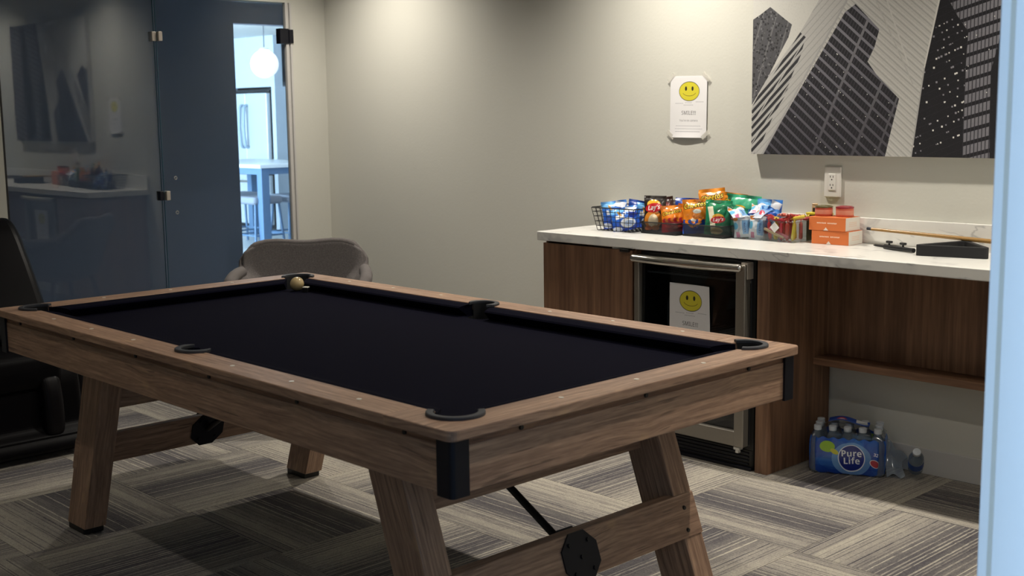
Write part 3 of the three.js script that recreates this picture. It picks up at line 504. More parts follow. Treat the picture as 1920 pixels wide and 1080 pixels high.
const fill = (g, w, h, a, b) => { const q = g.createLinearGradient(0, 0, 0, h); q.addColorStop(0, a); q.addColorStop(1, b); g.fillStyle = q; g.fillRect(0, 0, w, h); };
const blob = (g, x, y, a, b, c, r = 0) => { g.fillStyle = c; g.beginPath(); g.ellipse(x, y, a, b, r, 0, 7); g.fill(); };
const word = (g, s, x, y, px, c, edge, rot = 0, style = 'bold italic') => { g.save(); g.translate(x, y); g.rotate(rot); g.font = `${style} ${px}px sans-serif`; g.textAlign = 'center'; if (edge) { g.strokeStyle = edge; g.lineWidth = px * 0.22; g.lineJoin = 'round'; g.strokeText(s, 0, 0); } g.fillStyle = c; g.fillText(s, 0, 0); g.restore(); };
const laysMark = (g, x, y, s) => { blob(g, x, y - 26 * s, 70 * s, 44 * s, '#efb52c'); blob(g, x, y, 88 * s, 40 * s, '#c3202c', -0.12); word(g, "Lay's", x, y + 16 * s, 54 * s, '#ffffff', null, -0.12); };
const F = {
  blue: foil((g, w, h) => { fill(g, w, h, '#3f86dc', '#1a45b8'); blob(g, 60, 40, 90, 40, '#6cb4f0'); blob(g, 150, 240, 70, 66, '#d8dde6'); blob(g, 160, 250, 44, 40, '#9fb3d6'); g.fillStyle = '#e9edf4'; g.fillRect(40, 110, 90, 60); blob(g, 210, 130, 40, 60, '#16349a'); g.fillStyle = '#e6ebf3'; g.beginPath(); g.moveTo(150, 0); g.lineTo(256, 40); g.lineTo(230, 110); g.lineTo(140, 70); g.fill(); blob(g, 40, 300, 50, 30, '#cfd8e8', 0.4); blob(g, 86, 92, 12, 50, '#b98a3a', -0.3); }),
  navy: foil((g, w, h) => { fill(g, w, h, '#20459c', '#102a6e'); blob(g, 128, 120, 90, 44, '#e8eaf0', -0.2); blob(g, 120, 124, 66, 26, '#1c3f98', -0.2); blob(g, 128, 250, 60, 40, '#d9a050'); }),
  bbq: foil((g, w, h) => { fill(g, w, h, '#2a2422', '#1e1a1a'); blob(g, 110, 235, 105, 90, '#d9892f'); blob(g, 110, 250, 60, 70, '#ead9b8'); laysMark(g, 112, 120, 1.15); blob(g, 60, 320, 40, 24, '#c96a2a'); blob(g, 140, 318, 46, 26, '#d8812e'); }),
  hot: foil((g, w, h) => { fill(g, w, h, '#e8861e', '#e07a1c'); g.fillStyle = '#b3182c'; g.fillRect(0, 190, w, 150); for (let i = 0; i < 9; i++) blob(g, i * 32, 190, 26, 26, i % 2 ? '#b3182c' : '#e07a1c'); word(g, 'Cheetos', 120, 110, 56, '#f6cf3a', '#2b1a10', -0.2); blob(g, 70, 270, 40, 16, '#d23a3a', 0.4); blob(g, 170, 280, 46, 16, '#d5503c', -0.3); }),
  cheese: foil((g, w, h) => { fill(g, w, h, '#e58a22', '#e07c1a'); word(g, 'Cheetos', 126, 78, 60, '#f7d640', '#3a2410', -0.14); blob(g, 150, 118, 46, 22, '#cfd2cc'); g.fillStyle = '#1d4bb0'; g.fillRect(0, 220, w, 120); for (let i = 0; i < 8; i++) blob(g, i * 36 + 6, 220, 26, 20, i % 2 ? '#e07c1a' : '#1d4bb0'); blob(g, 80, 260, 40, 12, '#e9902c', 0.6); blob(g, 150, 250, 44, 12, '#e7962f', -0.5); blob(g, 110, 205, 30, 14, '#f2eee2', 0.2); }),
  orange: foil((g, w, h) => { fill(g, w, h, '#e9922a', '#d9761a'); word(g, 'Cheetos', 128, 90, 56, '#f7d640', '#3a2410', -0.1); blob(g, 90, 200, 60, 20, '#f0a63c', 0.5); blob(g, 160, 230, 60, 20, '#c8601a', -0.4); }),
  green: foil((g, w, h) => { fill(g, w, h, '#1d8a5c', '#17694a'); g.fillStyle = '#e9e3c9'; g.beginPath(); g.moveTo(16, 70); g.lineTo(70, 60); g.lineTo(120, 330); g.lineTo(70, 330); g.fill(); laysMark(g, 128, 190, 0.85); blob(g, 120, 300, 60, 34, '#d6c58a'); }),
  teal: foil((g, w, h) => { fill(g, w, h, '#3fae84', '#4bb592'); laysMark(g, 100, 150, 0.8); blob(g, 150, 280, 70, 40, '#cfe0b0'); }),
  snack: foil((g, w, h) => { fill(g, w, h, '#dfe5ee', '#d8dde6'); g.fillStyle = '#7fb2e4'; g.fillRect(150, 60, 106, 230); g.fillStyle = '#c56a92'; g.fillRect(40, 250, 60, 90); word(g, "Welch's", 178, 180, 44, '#2a3c78', null, Math.PI / 2, 'bold'); blob(g, 40, 40, 40, 30, '#e98a3a'); blob(g, 30, 150, 40, 60, '#5fb4dc'); }),
  snackBlue: foil((g, w, h) => { fill(g, w, h, '#3f7fd0', '#e2e6ee'); blob(g, 120, 60, 90, 34, '#1d56b4'); blob(g, 60, 180, 50, 40, '#e7a34a'); blob(g, 190, 220, 50, 50, '#c9405a'); }),
  dark: foil((g, w, h) => { fill(g, w, h, '#3a2320', '#4b2a2c'); blob(g, 128, 100, 90, 50, '#7c3a3a'); blob(g, 120, 220, 60, 40, '#8a4f3a'); }),
};
// wire basket
{
  const t = thing('wire_basket', 'black wire basket of blue chip bags at the left end of the counter', 'basket', [2.648, CY, 0.205]);
  const bx = 0.105, bz = 0.105, tx = 0.128, tz = 0.122, h = 0.105, at = (u, v, side) => { const w = (a, b) => mix(a, b, v); return side < 2 ? V((u * 2 - 1) * w(bx, tx), 0.004 + v * h, (side ? 1 : -1) * w(bz, tz)) : V((side === 3 ? 1 : -1) * w(bx, tx), 0.004 + v * h, (u * 2 - 1) * w(bz, tz)); };
  for (let s = 0; s < 4; s++) {
    const g = []; for (let i = 0; i <= 9; i++) g.push(bar(at(i / 9, 0, s), at(i / 9, 1, s), 0.0015, 5)); for (const v of [0, 0.2, 0.4, 0.62, 0.82]) g.push(bar(at(0, v, s), at(1, v, s), 0.0015, 5));
    part('wire_side', g, M.black, t);
  }
  const g = []; for (let i = 0; i <= 8; i++) { const a = (i / 8 * 2 - 1); g.push(bar(V(a * bx, 0.004, -bz), V(a * bx, 0.004, bz), 0.0012, 5), bar(V(-bx, 0.004, a * bz), V(bx, 0.004, a * bz), 0.0012, 5)); }
  part('wire_bottom', g, M.black, t);
  part('rim', tube([V(-tx, h + 0.004, -tz), V(0, h + 0.004, -tz), V(tx, h + 0.004, -tz), V(tx, h + 0.004, 0), V(tx, h + 0.004, tz), V(0, h + 0.004, tz), V(-tx, h + 0.004, tz), V(-tx, h + 0.004, 0)], 0.0028, true, 60), M.black, t);
  const G = 'blue chip bags in the wire basket';
  bag('chip_bag', 'blue chip bag propped upright at the left of the wire basket', F.blue, 0.12, 0.125, 0.04, [2.60, CY + 0.012, 0.24], 0.75, -0.15, 0.12, 1, G);
  bag('chip_bag', 'blue and white chip bag lying at the front of the wire basket', F.blue, 0.13, 0.11, 0.045, [2.69, CY + 0.008, 0.268], 0.6, -0.35, 0.25, 2, G);
  bag('chip_bag', 'darker blue chip bag behind the others in the wire basket', F.navy, 0.12, 0.125, 0.04, [2.66, CY + 0.012, 0.165], 0.5, -0.1, -0.15, 3, G);
  bag('chip_bag', 'blue chip bag leaning on the right side of the wire basket', F.blue, 0.1, 0.115, 0.04, [2.715, CY + 0.012, 0.19], 0.9, 0.1, -0.2, 4, G);
}
const meshAlpha = dataTex(64, 64, (u, v) => { const g = (u * 8 % 1 < 0.42 || v * 8 % 1 < 0.42) ? 255 : 60; return [g, g, g]; }, false); meshAlpha.repeat.set(1 / 0.02, 1 / 0.02);
const meshMat = std({ color: 0x15151a, roughness: 0.6, alphaMap: meshAlpha, opacity: 0.78, transparent: true, side: THREE.DoubleSide });
function tray(label, x0, x1, z0, z1, h) {
  const t = thing('mesh_tray', label, 'tray', [(x0 + x1) / 2, CY, (z0 + z1) / 2]), w = (x1 - x0) / 2, d = (z1 - z0) / 2, r = 0.018;
  const o = (k, y) => [...arc(w - r, d - r, r, Math.PI / 2, 0, 5), ...arc(w - r, -(d - r), r, 0, -Math.PI / 2, 5), ...arc(-(w - r), -(d - r), r, -Math.PI / 2, -Math.PI, 5), ...arc(-(w - r), d - r, r, Math.PI, Math.PI / 2, 5)].map(([a, b]) => V(a * k, y, b * k));
  const A = o(0.97, 0.003), B = o(1, h), pos = [], uv = []; let run = 0;
  A.forEach((p, i) => { const j = (i + 1) % A.length, l = B[i].distanceTo(B[j]); for (const [q, u, v] of [[A[i], run, 0], [A[j], run + l, 0], [B[j], run + l, h], [A[i], run, 0], [B[j], run + l, h], [B[i], run, h]]) { pos.push(q.x, q.y, q.z); uv.push(u, v); } run += l; });
  const g = new THREE.BufferGeometry(); g.setAttribute('position', new THREE.Float32BufferAttribute(pos, 3)); g.setAttribute('uv', new THREE.Float32BufferAttribute(uv, 2)); g.computeVertexNormals();
  part('mesh_wall', g, meshMat, t);
  part('rim', [tube(B, 0.0026, true, 90, 6)], M.black, t);
  part('base', rbox(-w * 0.97, w * 0.97, 0, 0.008, -d * 0.97, d * 0.97, 0.003), M.black, t);
}
tray('black mesh tray holding barbecue and red chip bags', 2.768, 2.975, 0.055, 0.275, 0.052);
tray('black mesh tray holding cheese and green chip bags', 2.985, 3.215, 0.03, 0.252, 0.052);
bag('chip_bag', 'black barbecue chip bag with red oval logo in the left mesh tray', F.bbq, 0.1, 0.155, 0.045, [2.822, CY + 0.014, 0.238], 0.7, -0.1, -0.03, 11);
bag('chip_bag', 'black chip bag showing silver side behind the barbecue bag', F.dark, 0.09, 0.148, 0.04, [2.845, CY + 0.012, 0.172], 0.9, -0.05, 0.14, 12);
bag('chip_bag', 'orange and red puffs bag at the front of the left mesh tray', F.hot, 0.105, 0.118, 0.045, [2.925, CY + 0.012, 0.228], 0.6, -0.16, 0.08, 13);
bag('chip_bag', 'orange and red puffs bag squeezed beside the barrier of the trays', F.hot, 0.085, 0.122, 0.04, [2.95, CY + 0.012, 0.18], 0.85, -0.1, -0.1, 14);
bag('chip_bag', 'dark maroon chip bag at the back of the left mesh tray', F.dark, 0.11, 0.135, 0.035, [2.87, CY + 0.012, 0.1], 0.5, -0.12, 0.1, 15);
bag('chip_bag', 'navy chip bag with white swirl behind the orange bags', F.navy, 0.15, 0.145, 0.04, [2.93, CY + 0.012, 0.125], 0.45, -0.18, -0.04, 16);
bag('chip_bag', 'orange and blue puffs bag standing tallest in the right mesh tray', F.cheese, 0.11, 0.15, 0.05, [3.035, CY + 0.01, 0.215], 0.62, -0.08, 0.02, 21);
bag('chip_bag', 'orange puffs bag tucked between the blue bag and the green bag', F.orange, 0.08, 0.142, 0.035, [3.075, CY + 0.01, 0.16], 0.5, -0.08, 0.05, 22);
bag('chip_bag', 'dark green chip bag with a bright white flash in the right tray', F.green, 0.115, 0.15, 0.05, [3.142, CY + 0.01, 0.2], 0.62, -0.05, -0.05, 23);
bag('chip_bag', 'bright orange bag whose pointed top rises above all the others', F.orange, 0.12, 0.19, 0.04, [3.045, CY + 0.012, 0.09], 0.5, -0.12, 0.1, 24);
bag('chip_bag', 'orange bag behind the pale green chip bag', F.orange, 0.11, 0.172, 0.04, [3.12, CY + 0.012, 0.075], 0.4, -0.1, -0.12, 25);
bag('chip_bag', 'pale green chip bag with small red logo right of the dark green one', F.teal, 0.085, 0.125, 0.04, [3.185, CY + 0.012, 0.155], 0.8, -0.08, -0.3, 26);
bag('chip_bag', 'wide green chip bag at the back right of the mesh trays', F.teal, 0.15, 0.165, 0.04, [3.17, CY + 0.012, 0.07], 0.35, -0.14, -0.08, 27);
// clear bins
function bin(label, x0, x1, z0, z1, h) {
  const t = thing('clear_bin', label, 'bin', [(x0 + x1) / 2, CY, (z0 + z1) / 2]), w = (x1 - x0) / 2, d = (z1 - z0) / 2, th = 0.002;
  const wall = (g) => g;
  part('bin_wall', [wall(box(-w, w, 0, h, d - th, d)), box(-w, w, 0, h, -d, -d + th), box(-w, -w + th, 0, h, -d + th, d - th), box(w - th, w, 0, h, -d + th, d - th), box(-w, w, 0, th, -d, d)], M.clear, t);
  part('rim', tube([V(-w, h, -d), V(0, h, -d), V(w, h, -d), V(w, h, 0), V(w, h, d), V(0, h, d), V(-w, h, d), V(-w, h, 0)], 0.0022, true, 60), M.clear, t);
}
bin('clear plastic bin of blue and white fruit snack pouches', 3.222, 3.372, 0.03, 0.205, 0.08);
bin('clear plastic bin of red and yellow candy sticks', 3.38, 3.53, 0.05, 0.205, 0.085);
{
  const G = 'fruit snack pouches in the clear bin';
  const spots = [[3.262, 0.182, 0.25, -0.05, 0.1, 'snack', 'white and blue fruit snack pouch pressed on the bin front'], [3.33, 0.182, 0.2, -0.05, -0.08, 'snack', 'blue sided fruit snack pouch at the right front of the bin'], [3.26, 0.14, 0.5, 0.0, 0.15, 'snack', 'white fruit snack pouch in the middle of the bin'], [3.325, 0.135, 0.3, 0.05, -0.2, 'snackBlue', 'fruit snack pouch with orange spot in the middle of the bin'], [3.27, 0.085, 0.4, -0.1, 0.2, 'snackBlue', 'blue topped fruit snack pouch at the back of the bin'], [3.335, 0.08, 0.2, 0.1, -0.1, 'snackBlue', 'blue topped fruit snack pouch at the back corner of the bin']];
  spots.forEach(([x, z, a, l, r, m, label], i) => bag('snack_pouch', label, F[m], 0.072, 0.088 + (i > 3 ? 0.03 : 0.008 * (i % 2)), 0.026, [x, CY + 0.006, z], a, l, r, 31 + i, G, 'snack pouch'));
  [[3.265, 0.165, 0.9, 'snack', 'white fruit snack pouch lying across the left top of the bin'], [3.33, 0.16, -0.4, 'snackBlue', 'blue and white fruit snack pouch lying on the right top of the bin'], [3.3, 0.1, 0.3, 'snack', 'pale fruit snack pouch lying at the back top of the bin']].forEach(([x, z, a, m, label], i) => bag('snack_pouch', label, F[m], 0.075, 0.08, 0.024, [x, CY + 0.088 + 0.008 * i, z + 0.03], a, -1.15, 0.1, 51 + i, G, 'snack pouch'));
  const blueTop = bag('chip_bag', 'bright blue bag with two peaked corners behind the snack bin', F.blue, 0.11, 0.15, 0.03, [3.3, CY + 0.012, 0.05], 0.35, -0.05, -0.05, 41);
  const cols = [0xb8323c, 0xc9b53a, 0xc23a4a, 0xa83a34, 0xcdbb44, 0xd05a64, 0xb5402e, 0xc4323f, 0xbfae38, 0xc96a6a];
  const words = ['dark red', 'yellow', 'crimson', 'brick red', 'pale yellow', 'pink', 'rust', 'bright red', 'olive yellow', 'rose'];
  const candy = (c, label, pos, turn, lean, roll, L, r) => {
    const t = thing('candy_stick', label, 'candy', pos, turn, 'wrapped candy sticks in the clear bin');
    t.rotation.order = 'YXZ'; t.rotation.x = lean; t.rotation.z = roll;
    const mat = phys({ color: c, roughness: 0.3, clearcoat: 0.5 });
    part('stick', lathe([[0, 0], [r * 0.8, 0.002], [r, 0.012], [r * 0.94, L * 0.5], [r, L * 0.88], [r * 0.45, L]], 12).scale(1, 1, 0.7), mat, t);
    for (const e of [0, 1]) part('twist_end', sheet((u, v) => V((u - 0.5) * (0.01 + 0.016 * v), e ? L + v * 0.014 : -v * 0.003, 0.004 * Math.sin(u * 12) * v), 10, 3, 0.001).geo, mat, t);
  };
  cols.forEach((c, i) => candy(c, words[i] + ' wrapped candy stick standing in the clear bin', [3.4 + (i % 5) * 0.0275, CY + 0.008, i < 5 ? 0.178 : 0.118], rr(0, 3), rr(-0.12, 0.12), rr(-0.12, 0.12), 0.072, 0.0115));
  const tops = [[0xc0392f, 'tomato red', 3.43, 0.17, 2.7], [0xcdb23a, 'mustard yellow', 3.395, 0.15, 0.9], [0xa52c38, 'maroon', 3.475, 0.14, 1.4], [0xd06a5a, 'salmon', 3.45, 0.11, 0.1], [0xb94036, 'clay red', 3.41, 0.09, 1.9], [0x9c3a3a, 'dull red', 3.5, 0.09, 2.5], [0xc23440, 'scarlet', 3.41, 0.17, 0.4], [0xd8c9c0, 'white and red', 3.405, 0.12, 1.2], [0xb83a4a, 'wine red', 3.45, 0.15, -0.5], [0xc94a55, 'coral', 3.47, 0.1, 0.9], [0xd0b63c, 'golden yellow', 3.5, 0.165, 1.7], [0xa8322f, 'deep red', 3.49, 0.12, 0.2], [0xb4502f, 'burnt orange', 3.435, 0.085, 2.2]];
  tops.forEach(([c, w, x, z, a], i) => candy(c, w + ' wrapped candy stick lying on top of the candy bin', [x, CY + 0.083 + 0.007 * (i % 4), z], a, 1.35 + 0.1 * (i % 2), 0.1, 0.06, 0.011));
  for (const [c, x, z, a, l] of [[0xc9b08a, 3.43, 0.193, 0.5, 'tan'], [0xb05868, 3.45, 0.19, 0.75, 'mauve']]) { const m = tag(part('candy_stick', lathe([[0, 0], [0.006, 0.002], [0.007, 0.05], [0.006, 0.1], [0, 0.102]], 10).rotateZ(-Math.PI / 2 - 0.32).translate(-0.05, 0.045, 0), phys({ color: c, roughness: 0.35 }), scene), l + ' candy stick lying slanted against the clear bin front', 'candy', 'wrapped candy sticks in the clear bin'); m.position.set(x, CY + 0.006, z); }
  part('price_card', box(-0.016, 0.016, -0.016, 0.016, 0, 0.0008).rotateZ(Math.PI / 4).translate(3.44, CY + 0.06, 0.2065), M.paper, scene);
  tag(scene.getObjectByName('price_card'), 'small white diamond sticker on the candy bin front', 'sticker');
}
// yellow carton and little jar at the back
{
  const t = thing('yellow_carton', 'thin yellow carton standing behind the candy bin and orange boxes', 'carton', [3.555, CY, 0.05]);
  part('carton', rbox(-0.05, 0.05, 0, 0.108, -0.022, 0.022, 0.003), std({ color: 0x3d3a16, roughness: 0.6 }), t); part('lid', rbox(-0.052, 0.052, 0.108, 0.118, -0.024, 0.024, 0.003), std({ color: 0xd0c22c, roughness: 0.5 }), t);
  const j = thing('small_jar', 'little tan jar with dark label on the yellow carton', 'jar', [3.532, CY + 0.118, 0.05]);
  part('jar', lathe([[0, 0], [0.011, 0], [0.0125, 0.003], [0.0125, 0.026], [0.01, 0.03], [0, 0.03]], 18), std({ color: 0xb79a72, roughness: 0.4 }), j); part('label', new THREE.CylinderGeometry(0.0128, 0.0128, 0.016, 18, 1, true, -0.2, 2.2).translate(0, 0.011, 0), std({ color: 0x1c1a18, roughness: 0.6, side: THREE.DoubleSide }), j); part('lid', lathe([[0, 0.03], [0.0115, 0.03], [0.0115, 0.037], [0, 0.037]], 18), std({ color: 0xc8ae8a, roughness: 0.5 }), j);
}
// orange cartons and tins
{
  const front = canvasTex(512, 172, (g, w, h) => { g.fillStyle = '#d8743a'; g.fillRect(0, 0, w, h); g.fillStyle = '#f0d3bd'; for (const [a, b] of [[112, 172], [180, 236], [262, 306], [316, 384]]) for (let x = a; x < b; x += 13) g.fillRect(x, 66 + (x % 3), 9, 17); g.fillStyle = '#ecdfd4'; g.beginPath(); g.moveTo(206, h); g.lineTo(240, 132); g.lineTo(276, h); g.fill(); });
  const side = canvasTex(256, 172, (g, w, h) => { g.fillStyle = '#d5cec4'; g.fillRect(0, 0, w, h); g.fillStyle = '#d9a78c'; for (const y of [62, 84, 108]) for (let x = 60; x < 200; x += 14) g.fillRect(x, y, 10, 7); });
  const mO = std({ color: 0xd8743a, roughness: 0.5 }), mF = std({ map: front, roughness: 0.5 }), mS = std({ map: side, roughness: 0.55 });
  for (const [l, x, y, z, a] of [['lower orange carton with white end standing on the marble', 3.668, CY, 0.098, 0.05], ['upper orange carton with white end carrying two tins', 3.656, CY + 0.0555, 0.1, 0.03]]) {
    const t = thing('orange_carton', l, 'carton', [x, y, z], a, 'orange cartons stacked on the counter');
    part('carton', rbox(-0.083, 0.083, 0, 0.055, -0.058, 0.058, 0.0015), mO, t);
    part('front_print', new THREE.PlaneGeometry(0.164, 0.053).translate(0, 0.0275, 0.0583), mF, t);
    part('end_print', new THREE.PlaneGeometry(0.114, 0.053).rotateY(Math.PI / 2).translate(0.0833, 0.0275, 0), mS, t);
  }
  for (const [l, x, z, c, top] of [['matt red tin with olive lid on the upper orange carton', 3.606, 0.1, 0xb04c38, 0x5a5230], ['glossy red tin with shiny top on the upper orange carton', 3.694, 0.085, 0xc4604a, 0x8c2430]]) {
    const t = thing('tin', l, 'tin', [x, CY + 0.111, z], 0, 'red tins on the orange cartons');
    part('can', lathe([[0, 0], [0.034, 0], [0.036, 0.002], [0.0355, 0.005], [0.0355, 0.034], [0.036, 0.037], [0.035, 0.038]], 32), std({ color: c, roughness: 0.35 }), t);
    part('lid', lathe([[0.0365, 0.034], [0.0368, 0.0395], [0.034, 0.041], [0.033, 0.0385], [0, 0.0385]], 32), phys({ color: top, roughness: 0.2, clearcoat: 0.7 }), t);
    part('label', lathe([[0.0357, 0.008], [0.0357, 0.026]], 32), std({ color: 0xd08a72, roughness: 0.5, side: THREE.DoubleSide }), t);
  }
}
// pool things on the counter
{
  const t = thing('triangle_rack', 'black triangular ball rack lying flat on the marble', 'ball rack', [4.11, CY, 0.285], 0.227);
  const s = 0.265, hh = s * Math.sqrt(3) / 2, tri = (k) => { const c = [s / 2, -hh / 3], P = [[0, 0], [s, 0], [s / 2, -hh]].map(([x, z]) => [c[0] + (x - c[0]) * k, c[1] + (z - c[1]) * k]); const out = []; P.forEach((p, i) => { const a = P[(i + 2) % 3], b = P[(i + 1) % 3], r = 0.12; const f = (q) => [p[0] + (q[0] - p[0]) * r, p[1] + (q[1] - p[1]) * r]; const A = f(a), B = f(b); for (let j = 0; j <= 6; j++) { const u = j / 6; out.push([(1 - u) * (1 - u) * A[0] + 2 * u * (1 - u) * p[0] + u * u * B[0], (1 - u) * (1 - u) * A[1] + 2 * u * (1 - u) * p[1] + u * u * B[1]]); } }); return out; };
  const sh = new THREE.Shape(tri(1.04).map(([x, z]) => new THREE.Vector2(x, -z))); sh.holes.push(new THREE.Path(tri(0.86).map(([x, z]) => new THREE.Vector2(x, -z))));
  part('frame', new THREE.ExtrudeGeometry(sh, { depth: 0.036, bevelSize: 0.002, bevelThickness: 0.0025, bevelSegments: 2 }).rotateX(-Math.PI / 2).translate(0, 0.0025, 0), M.blackMat, t);
  const c = thing('pool_cue', 'pale wooden pool cue lying along the backsplash across the rack', 'pool cue');
  const a = V(3.772, 0.977, 0.042), b = V(5.19, 0.9305, 0.075), d = b.clone().sub(a).normalize(), at = (l) => a.clone().addScaledVector(d, l);
  part('shaft', bar(at(0.02), at(0.78), 0.0062, 16, 0.0105), std({ color: 0x9c7844, roughness: 0.25 }), c);
  part('tip', bar(at(0), at(0.02), 0.006, 14, 0.0062), std({ color: 0x2a2e3a, roughness: 0.8 }), c);
  part('butt', bar(at(0.78), at(1.415), 0.0105, 16, 0.0145), std({ color: 0x2b1d18, roughness: 0.3 }), c);
  const k = thing('black_tool', 'slim black rod with pointed tip and two raised knobs on the marble', 'tool');
  const p = V(3.85, CY + 0.008, 0.125), q = V(4.085, CY + 0.011, 0.232), e = q.clone().sub(p).normalize(), L = (l, y = 0) => p.clone().addScaledVector(e, l).add(V(0, y, 0));
  part('tip', [bar(L(0), L(0.012), 0.0015, 10, 0.0045), bar(L(0.012), L(0.075), 0.0045, 12, 0.0055)], M.black, k);
  part('shaft', bar(L(0.073), L(0.25), 0.0095, 16, 0.009), M.black, k);
  for (const l of [0.1, 0.185]) part('knob', [bar(L(l, 0.006), L(l, 0.018), 0.004, 10), rbox(-0.013, 0.013, 0, 0.009, -0.008, 0.008, 0.003).rotateY(-0.4).translate(...L(l, 0.016).toArray())], M.black, k);
}
// ------------------------------------------------------------------ water bottles under the counter
{
  const t = thing('water_bottle_pack', 'shrink-wrapped pack of small water bottles with blue printed film on the floor', 'water pack', [3.79, 0, 0.17], 0.45);
  const nx = 5, nz = 3, p = 0.0585, W = nx * p / 2, D = nz * p / 2;
  const bt = lathe([[0, 0.002], [0.026, 0.002], [0.0295, 0.01], [0.0295, 0.06], [0.028, 0.085], [0.0295, 0.11], [0.028, 0.132], [0.02, 0.158], [0.0135, 0.17], [0.0135, 0.178]], 18), cap = lathe([[0.0145, 0.174], [0.0155, 0.176], [0.0155, 0.192], [0.014, 0.194], [0, 0.194]], 16), ring = null;
  const water = phys({ color: 0xb4c4d4, roughness: 0.08, transmission: 0.75, thickness: 0, ior: 1.4 }), capM = std({ color: 0xc4cbd3, roughness: 0.4 });
  for (let i = 0; i < nx; i++) for (let j = 0; j < nz; j++) { const b = part('bottle', bt, water, t); b.position.set((i - (nx - 1) / 2) * p, 0, (j - (nz - 1) / 2) * p); part('cap', cap, capM, b); }
  const tex = canvasTex(1536, 384, (g, w, h) => {
    fill(g, w, h, '#1d5fc4', '#123f9e');
    for (let i = 0; i < 60; i++) { g.globalAlpha = 0.13; blob(g, rnd() * w, rnd() * h, 60 + rnd() * 90, 30 + rnd() * 50, rnd() < 0.5 ? '#7fc0f0' : '#0d2c86', rnd() * 3); } g.globalAlpha = 1;
    for (const ox of [272, 1040]) {
      g.save(); g.translate(ox, 0); g.scale(0.66, 1);
      g.globalAlpha = 0.6; blob(g, 0, 210, 190, 175, '#9cc8ee'); g.globalAlpha = 1;
      blob(g, 0, 200, 132, 142, '#e6edf6'); blob(g, 0, 198, 122, 132, '#162a86');
      word(g, 'Pure', 0, 180, 92, '#f2f5fa', null, -0.05, 'bold'); word(g, 'Life', 4, 258, 92, '#f2f5fa', null, -0.05, 'bold'); word(g, '★★', 10, 304, 36, '#e6c630', null, 0, 'bold');
      blob(g, -236, 92, 74, 60, '#9ccb2e'); blob(g, -166, 140, 44, 24, '#d7d338', 0.6); blob(g, 228, 240, 56, 40, '#e8e0e0', 0.5); blob(g, 228, 240, 48, 33, '#b8404c', 0.5);
      word(g, '32', 232, 160, 46, '#f0f2f6', null, 0.15, 'bold'); g.restore();
    }
  });
  const film = phys({ map: tex, roughness: 0.22, clearcoat: 0.6, side: THREE.DoubleSide });
  const r = 0.0312, ringPts = [], n = 160, per = 4 * (W + D); 
  for (let i = 0; i < n; i++) {
    let s = i / n * per, x, z, nxx = 0, nzz = 0;
    if (s < 2 * W) { x = -W + s; z = D; nzz = 1; } else if (s < 2 * W + 2 * D) { x = W; z = D - (s - 2 * W); nxx = 1; } else if (s < 4 * W + 2 * D) { x = W - (s - 2 * W - 2 * D); z = -D; nzz = -1; } else { x = -W; z = -D + (s - 4 * W - 2 * D); nxx = -1; }
    const c = nzz ? Math.abs(Math.cos((x + W) / p * Math.PI)) : Math.abs(Math.cos((z + D) / p * Math.PI)), dip = 0.005 * c * c - 0.0035;
    const corner = smooth(0.03, 0, Math.hypot(W - Math.abs(x), D - Math.abs(z))) * 0.012;
    ringPts.push([x - nxx * dip - Math.sign(x) * corner, z - nzz * dip - Math.sign(z) * corner, s / per]);
  }
  const pos = [], uv = [], idx = [], rows = [[0.002, 0.9], [0.012, 0.99], [0.06, 1.0], [0.1, 1.005], [0.135, 0.995], [0.15, 0.97]];
  rows.forEach(([y, k]) => { for (let i = 0; i <= n; i++) { const q = ringPts[i % n]; pos.push(q[0] * k, y + 0.004 * Math.sin(i * 0.9) * (y > 0.14 ? 1 : 0), q[1] * k); uv.push(i / n * 1.0, y / 0.15); } });
  for (let j = 0; j + 1 < rows.length; j++) for (let i = 0; i < n; i++) { const a = j * (n + 1) + i; idx.push(a, a + 1, a + n + 2, a, a + n + 2, a + n + 1); }
  const g = new THREE.BufferGeometry(); g.setAttribute('position', new THREE.Float32BufferAttribute(pos, 3)); g.setAttribute('uv', new THREE.Float32BufferAttribute(uv, 2)); g.setIndex(idx); g.computeVertexNormals();
  part('printed_film', g, film, t);
  part('clear_film', sheet((u, v) => V((u - 0.5) * 2 * W * 0.98, 0.152 + 0.044 * Math.pow(Math.sin(Math.PI * clamp(u)) * Math.sin(Math.PI * clamp(v)), 0.35) + 0.006 * (noise(u * 9, v * 9, 99, 99, 3) - 0.5), (v - 0.5) * 2 * D * 0.98), 30, 36, 0.0004).geo, phys({ color: 0xf4f6f8, roughness: 0.12, transmission: 1, thickness: 0, ior: 1.35 }), t);
  part('top_label', sheet((u, v) => V((u - 0.5) * 0.16, 0.2 + 0.01 * Math.sin(u * 5) + 0.004 * Math.sin(v * 9), -0.03 + 0.02 + (v - 0.5) * 0.07), 14, 8, 0.0005).geo, std({ map: canvasTex(256, 128, (g, w, h) => { fill(g, w, h, '#2c57b0', '#1b3a8e'); blob(g, 80, 50, 40, 40, '#b03c46'); blob(g, 80, 50, 28, 28, '#dfe4ee'); g.fillStyle = '#e4e6ea'; g.fillRect(170, 60, 70, 50); }), roughness: 0.4, side: THREE.DoubleSide }), t);
  part('film_flap', sheet((u, v) => V(W + 0.004 + 0.07 * v + 0.01 * Math.sin(u * 7), 0.012 + 0.12 * (1 - v * 0.55) * Math.sin(Math.PI * clamp(u * 0.9 + 0.1)) + 0.008 * Math.sin(v * 8 + u * 5), (u - 0.5) * 0.15), 22, 12, 0.0005).geo, phys({ color: 0xdfe8f2, roughness: 0.15, transmission: 0.85, thickness: 0, ior: 1.4, side: THREE.DoubleSide }), t);
